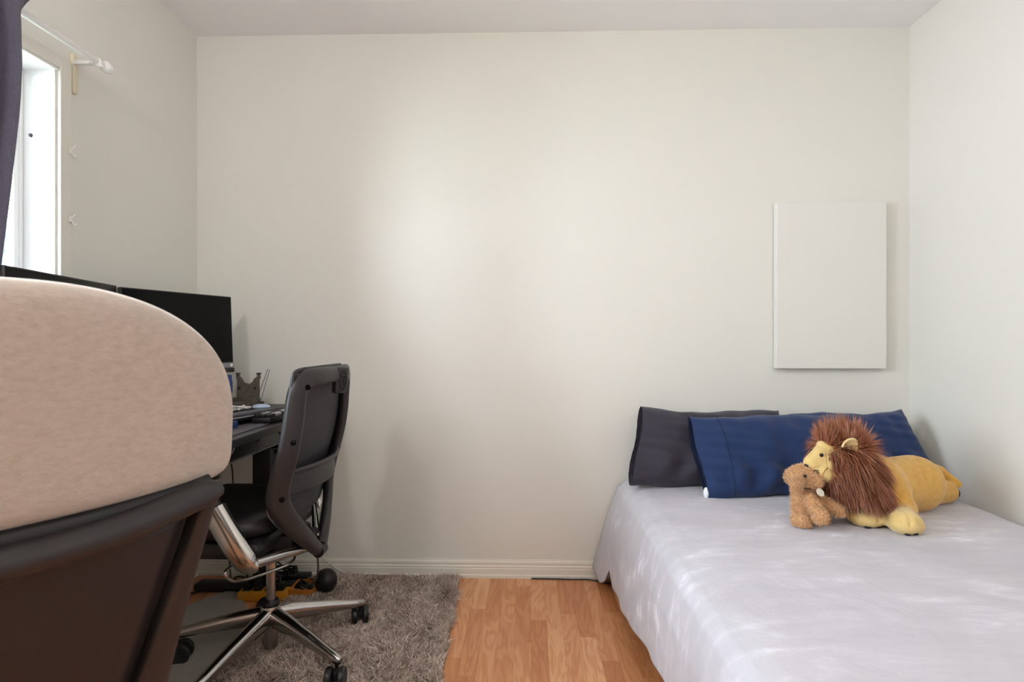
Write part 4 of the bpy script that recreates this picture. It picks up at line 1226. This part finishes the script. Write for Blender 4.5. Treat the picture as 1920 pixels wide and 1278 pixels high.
MB().tube(edge_n + tp_[1:-1] + edge_f[::-1], 0.0075, 8).build('edge_trim', M['frame_dark'], ch)
# lumbar band
lb = [c3(0.135 + 0.048 * (1 - t * t), 0.205 * t, 0.628) for t in np.linspace(-1, 1, 17)]
MB().sweep(lb, 0.066, 0.012, Vector((1, 0, 0.05)), 0.4).build('lumbar_support', M['frame'], ch, angle=60)
lb2 = [c3(0.146 + 0.048 * (1 - t * t), 0.205 * t, 0.668) for t in np.linspace(-1, 1, 17)]
MB().sweep(lb2, 0.016, 0.022, Vector((1, 0, 0.05)), 0.45).build('lumbar_rail', M['frame'], ch, angle=60)
# hinge end
MB().tube([c3(0.166, -0.022, 0.366), c3(0.166, 0.022, 0.366)], 0.019, 18).build('hinge', M['black'], ch)

# polished arms: yoke bar -> post, both sides
for sd in (-1, 1):
    bar = spline([c3(0.150, sd * 0.018, 0.392), c3(0.135, sd * 0.08, 0.398), c3(0.105, sd * 0.17, 0.410), c3(0.072, sd * 0.245, 0.418), c3(0.062, sd * 0.262, 0.420)], 6)
    MB().sweep(bar, [interp(i / (len(bar) - 1), [(0, 0.034), (1, 0.040)]) for i in range(len(bar))], 0.030, Vector((0, 0, 1)), 0.45).build('arm_bar', M['chrome'], ch, angle=60)
    post = spline([c3(0.080, sd * 0.262, 0.414), c3(0.066, sd * 0.270, 0.416), c3(0.048, sd * 0.274, 0.432), c3(0.020, sd * 0.276, 0.475), c3(-0.020, sd * 0.276, 0.540), c3(-0.043, sd * 0.276, 0.578)], 6)
    n_ = len(post)
    MB().sweep(post, [interp(i / (n_ - 1), [(0, 0.030), (0.2, 0.052), (0.4, 0.068), (1, 0.074)]) for i in range(n_)], [interp(i / (n_ - 1), [(0, 0.026), (0.3, 0.036), (1, 0.040)]) for i in range(n_)], Vector((0, -sd, 0)), 0.48).build('arm_post', M['chrome'], ch, angle=60)
    MB().sweep([c3(-0.040, sd * 0.276, 0.572), c3(-0.085, sd * 0.276, 0.655)], 0.058, 0.028, Vector((0, -sd, 0)), 0.45).build('arm_slide', M['frame_dark'], ch, angle=60)
    MB().box(c3(-0.135, sd * 0.276, 0.668), (0.19, 0.085, 0.026), 0.011).build('arm_pad', M['leather'], ch)
    spur = spline([c3(0.145, sd * 0.022, 0.395), c3(0.118, sd * 0.085, 0.440), c3(0.094, sd * 0.140, 0.486), c3(0.080, sd * 0.185, 0.530), c3(0.078, sd * 0.200, 0.558)], 5)
    MB().sweep(spur, [interp(i / (len(spur) - 1), [(0, 0.034), (1, 0.008)]) for i in range(len(spur))], [interp(i / (len(spur) - 1), [(0, 0.026), (1, 0.007)]) for i in range(len(spur))], Vector((1, 0, 0)), 0.42).build('spur', M['chrome'], ch, angle=60)

# ------------------------------------------------------------------ beige office chair close to the camera (faces the desk, seen from behind)
TH = 1.0603
LV = Vector((math.cos(TH), math.sin(TH), 0)); RV = Vector((math.sin(TH), -math.cos(TH), 0))
EDGE = Vector((-0.4223, 0.8518, 0.0)); HW = 0.2745; ZB = 0.8525; BUL = 0.0224
FC = EDGE - LV * HW
fg = thing('task_chair', 'beige upholstered office chair in front of the monitors, seen from behind', 'chair', (FC.x - 0.26, FC.y + 0.13, 0))
def f3(s, z, off=0.0):
    """s across (-1..1), z height, off toward the rear"""
    lean_ = (z - ZB) * (0.33 if z < ZB else 0.0576)
    p = FC + LV * (s * HW) + RV * (BUL * (1 - s * s) + lean_ + off)
    return Vector((p.x, p.y, z))
def outline(phi):
    """rounded outline of the cloth pad in (s, z), squarer below"""
    c, sn = math.cos(phi), math.sin(phi)
    zc = 0.9418
    if sn >= 0:
        p = 2.24; hz = 0.1831
    else:
        p = 7.42; hz = 0.0893
    k = (abs(c) ** p + abs(sn) ** p) ** (-1 / p)
    return c * k, zc, sn * k * hz
def pad_fn(side):
    def fn(u, v):
        s, zc, dz = outline(2 * math.pi * u)
        t = max(0, 1 - v ** 7) ** 0.5
        return f3(s * v * (1.0), zc + dz * v, -0.030 + side * 0.030 * t)
    return fn
b = MB()
for sd in (1, -1): b.grid(pad_fn(sd), 128, 28, wrap_u=True)
bmesh.ops.remove_doubles(b.bm, verts=b.bm.verts, dist=0.0003)
b.build('headrest_pad', M['chair_cloth'], fg, angle=180)
# rear frame: bar under the pad and two stiles that widen downward, one piece
SIDE = [(0.772, 0.842, 0.022), (0.764, 0.82, 0.022), (0.752, 0.79, 0.024), (0.730, 0.75, 0.028), (0.708, 0.70, 0.033), (0.688, 0.65, 0.038), (0.666, 0.60, 0.043), (0.648, 0.55, 0.048), (0.628, 0.50, 0.050), (0.60, 0.45, 0.048)]
b = MB()
for sd in (-1, 1):
    b.sweep([f3(sd * s_, z, 0.004) for s_, z, w_ in SIDE], [w_ for s_, z, w_ in SIDE], 0.030, RV, 0.30)
b.sweep([f3(s_, 0.824 + 0.028 * (s_ / 0.8) ** 2, 0.006) for s_ in np.linspace(-0.815, 0.815, 29)], [0.022] + [0.040] * 27 + [0.022], 0.036, RV, 0.45)
b.sweep([f3(s_, 0.45, 0.002) for s_ in np.linspace(-0.62, 0.62, 17)], 0.05, 0.028, RV, 0.4)
b.build('back_frame', M['frame'], fg, angle=60)
MB().sweep([f3(s_, 0.846 + 0.014 * (s_ / 0.8) ** 2, -0.014) for s_ in np.linspace(-0.80, 0.80, 21)], 0.022, 0.028, RV, 0.3).build('gap_shade_strip', M['black'], fg, angle=60)  # black strip standing for the shaded gap between pad and bar
def panel_fn(u, v):
    z = 0.46 + (0.8200 - 0.46) * v
    hwid = interp(z, [(q[1], q[0] - q[2] / HW / 2) for q in SIDE][::-1]) - 0.045
    return f3((u * 2 - 1) * hwid, z, -0.002)
MB().grid(panel_fn, 24, 24).build('back_panel', M['panel'], fg, solid=0.006, angle=180)
MB().grid(lambda u, v: f3((u * 2 - 1) * (0.60 + 0.15 * v), 0.46 + 0.38 * v, -0.020), 16, 12).build('back_sheet', M['frame_dark'], fg, solid=0.004, angle=180)  # added dark sheet standing for the shade between panel and stiles
# lower half of the chair, below the frame of the photograph
FW = -RV
sc_ = FC + FW * 0.34
def rotz(): return Matrix.Rotation(TH, 4, 'Z')
MB().box((sc_.x, sc_.y, 0.475), (0.50, 0.48, 0.075), 0.03, rotz(), 3).build('seat', M['chair_cloth'], fg)
MB().box((sc_.x, sc_.y, 0.41), (0.22, 0.26, 0.05), 0.015, rotz()).build('mechanism', M['frame_dark'], fg)
spine = [f3(0, 0.45, -0.02), f3(0, 0.42, -0.03) + FW * 0.03, Vector((sc_.x, sc_.y, 0.405)) - FW * 0.10]
MB().sweep(spline(spine, 5), 0.09, 0.025, RV, 0.4).build('spine', M['frame_dark'], fg, angle=60)
MB().lathe([(0.026, 0.11), (0.026, 0.20), (0.014, 0.201), (0.014, 0.386)], (sc_.x, sc_.y, 0), 20).build('gas_column', M['frame_dark'], fg)
for k in range(5):
    a = R(20 + 72 * k); d = Vector((math.cos(a), math.sin(a), 0)); o = Vector((sc_.x, sc_.y, 0))
    lg = MB().sweep([o + d * 0.02 + Vector((0, 0, 0.135)), o + d * 0.18 + Vector((0, 0, 0.115)), o + d * 0.29 + Vector((0, 0, 0.090))], [0.05, 0.042, 0.03], [0.05, 0.04, 0.026], Vector((0, 0, 1)), 0.4).build('leg', M['frame_dark'], fg, angle=60)
    MB().tube([o + d * 0.278 + Vector((0, 0, 0.08)), o + d * 0.278 + Vector((0, 0, 0.052))], 0.007, 8).build('caster_stem', M['rubber'], lg)
    ax = Vector((-d.y, d.x, 0))
    rm = Matrix(((d.x, 0, ax.x, 0), (d.y, 0, ax.y, 0), (0, 1, 0, 0), (0, 0, 0, 1)))
    MB().lathe([(0.012, 0), (0.027, 0), (0.029, 0.005), (0.029, 0.035), (0.027, 0.040), (0.012, 0.040)], o + d * 0.278 - ax * 0.02 + Vector((0, 0, 0.029)), 20, rm).build('wheel', M['rubber'], lg)
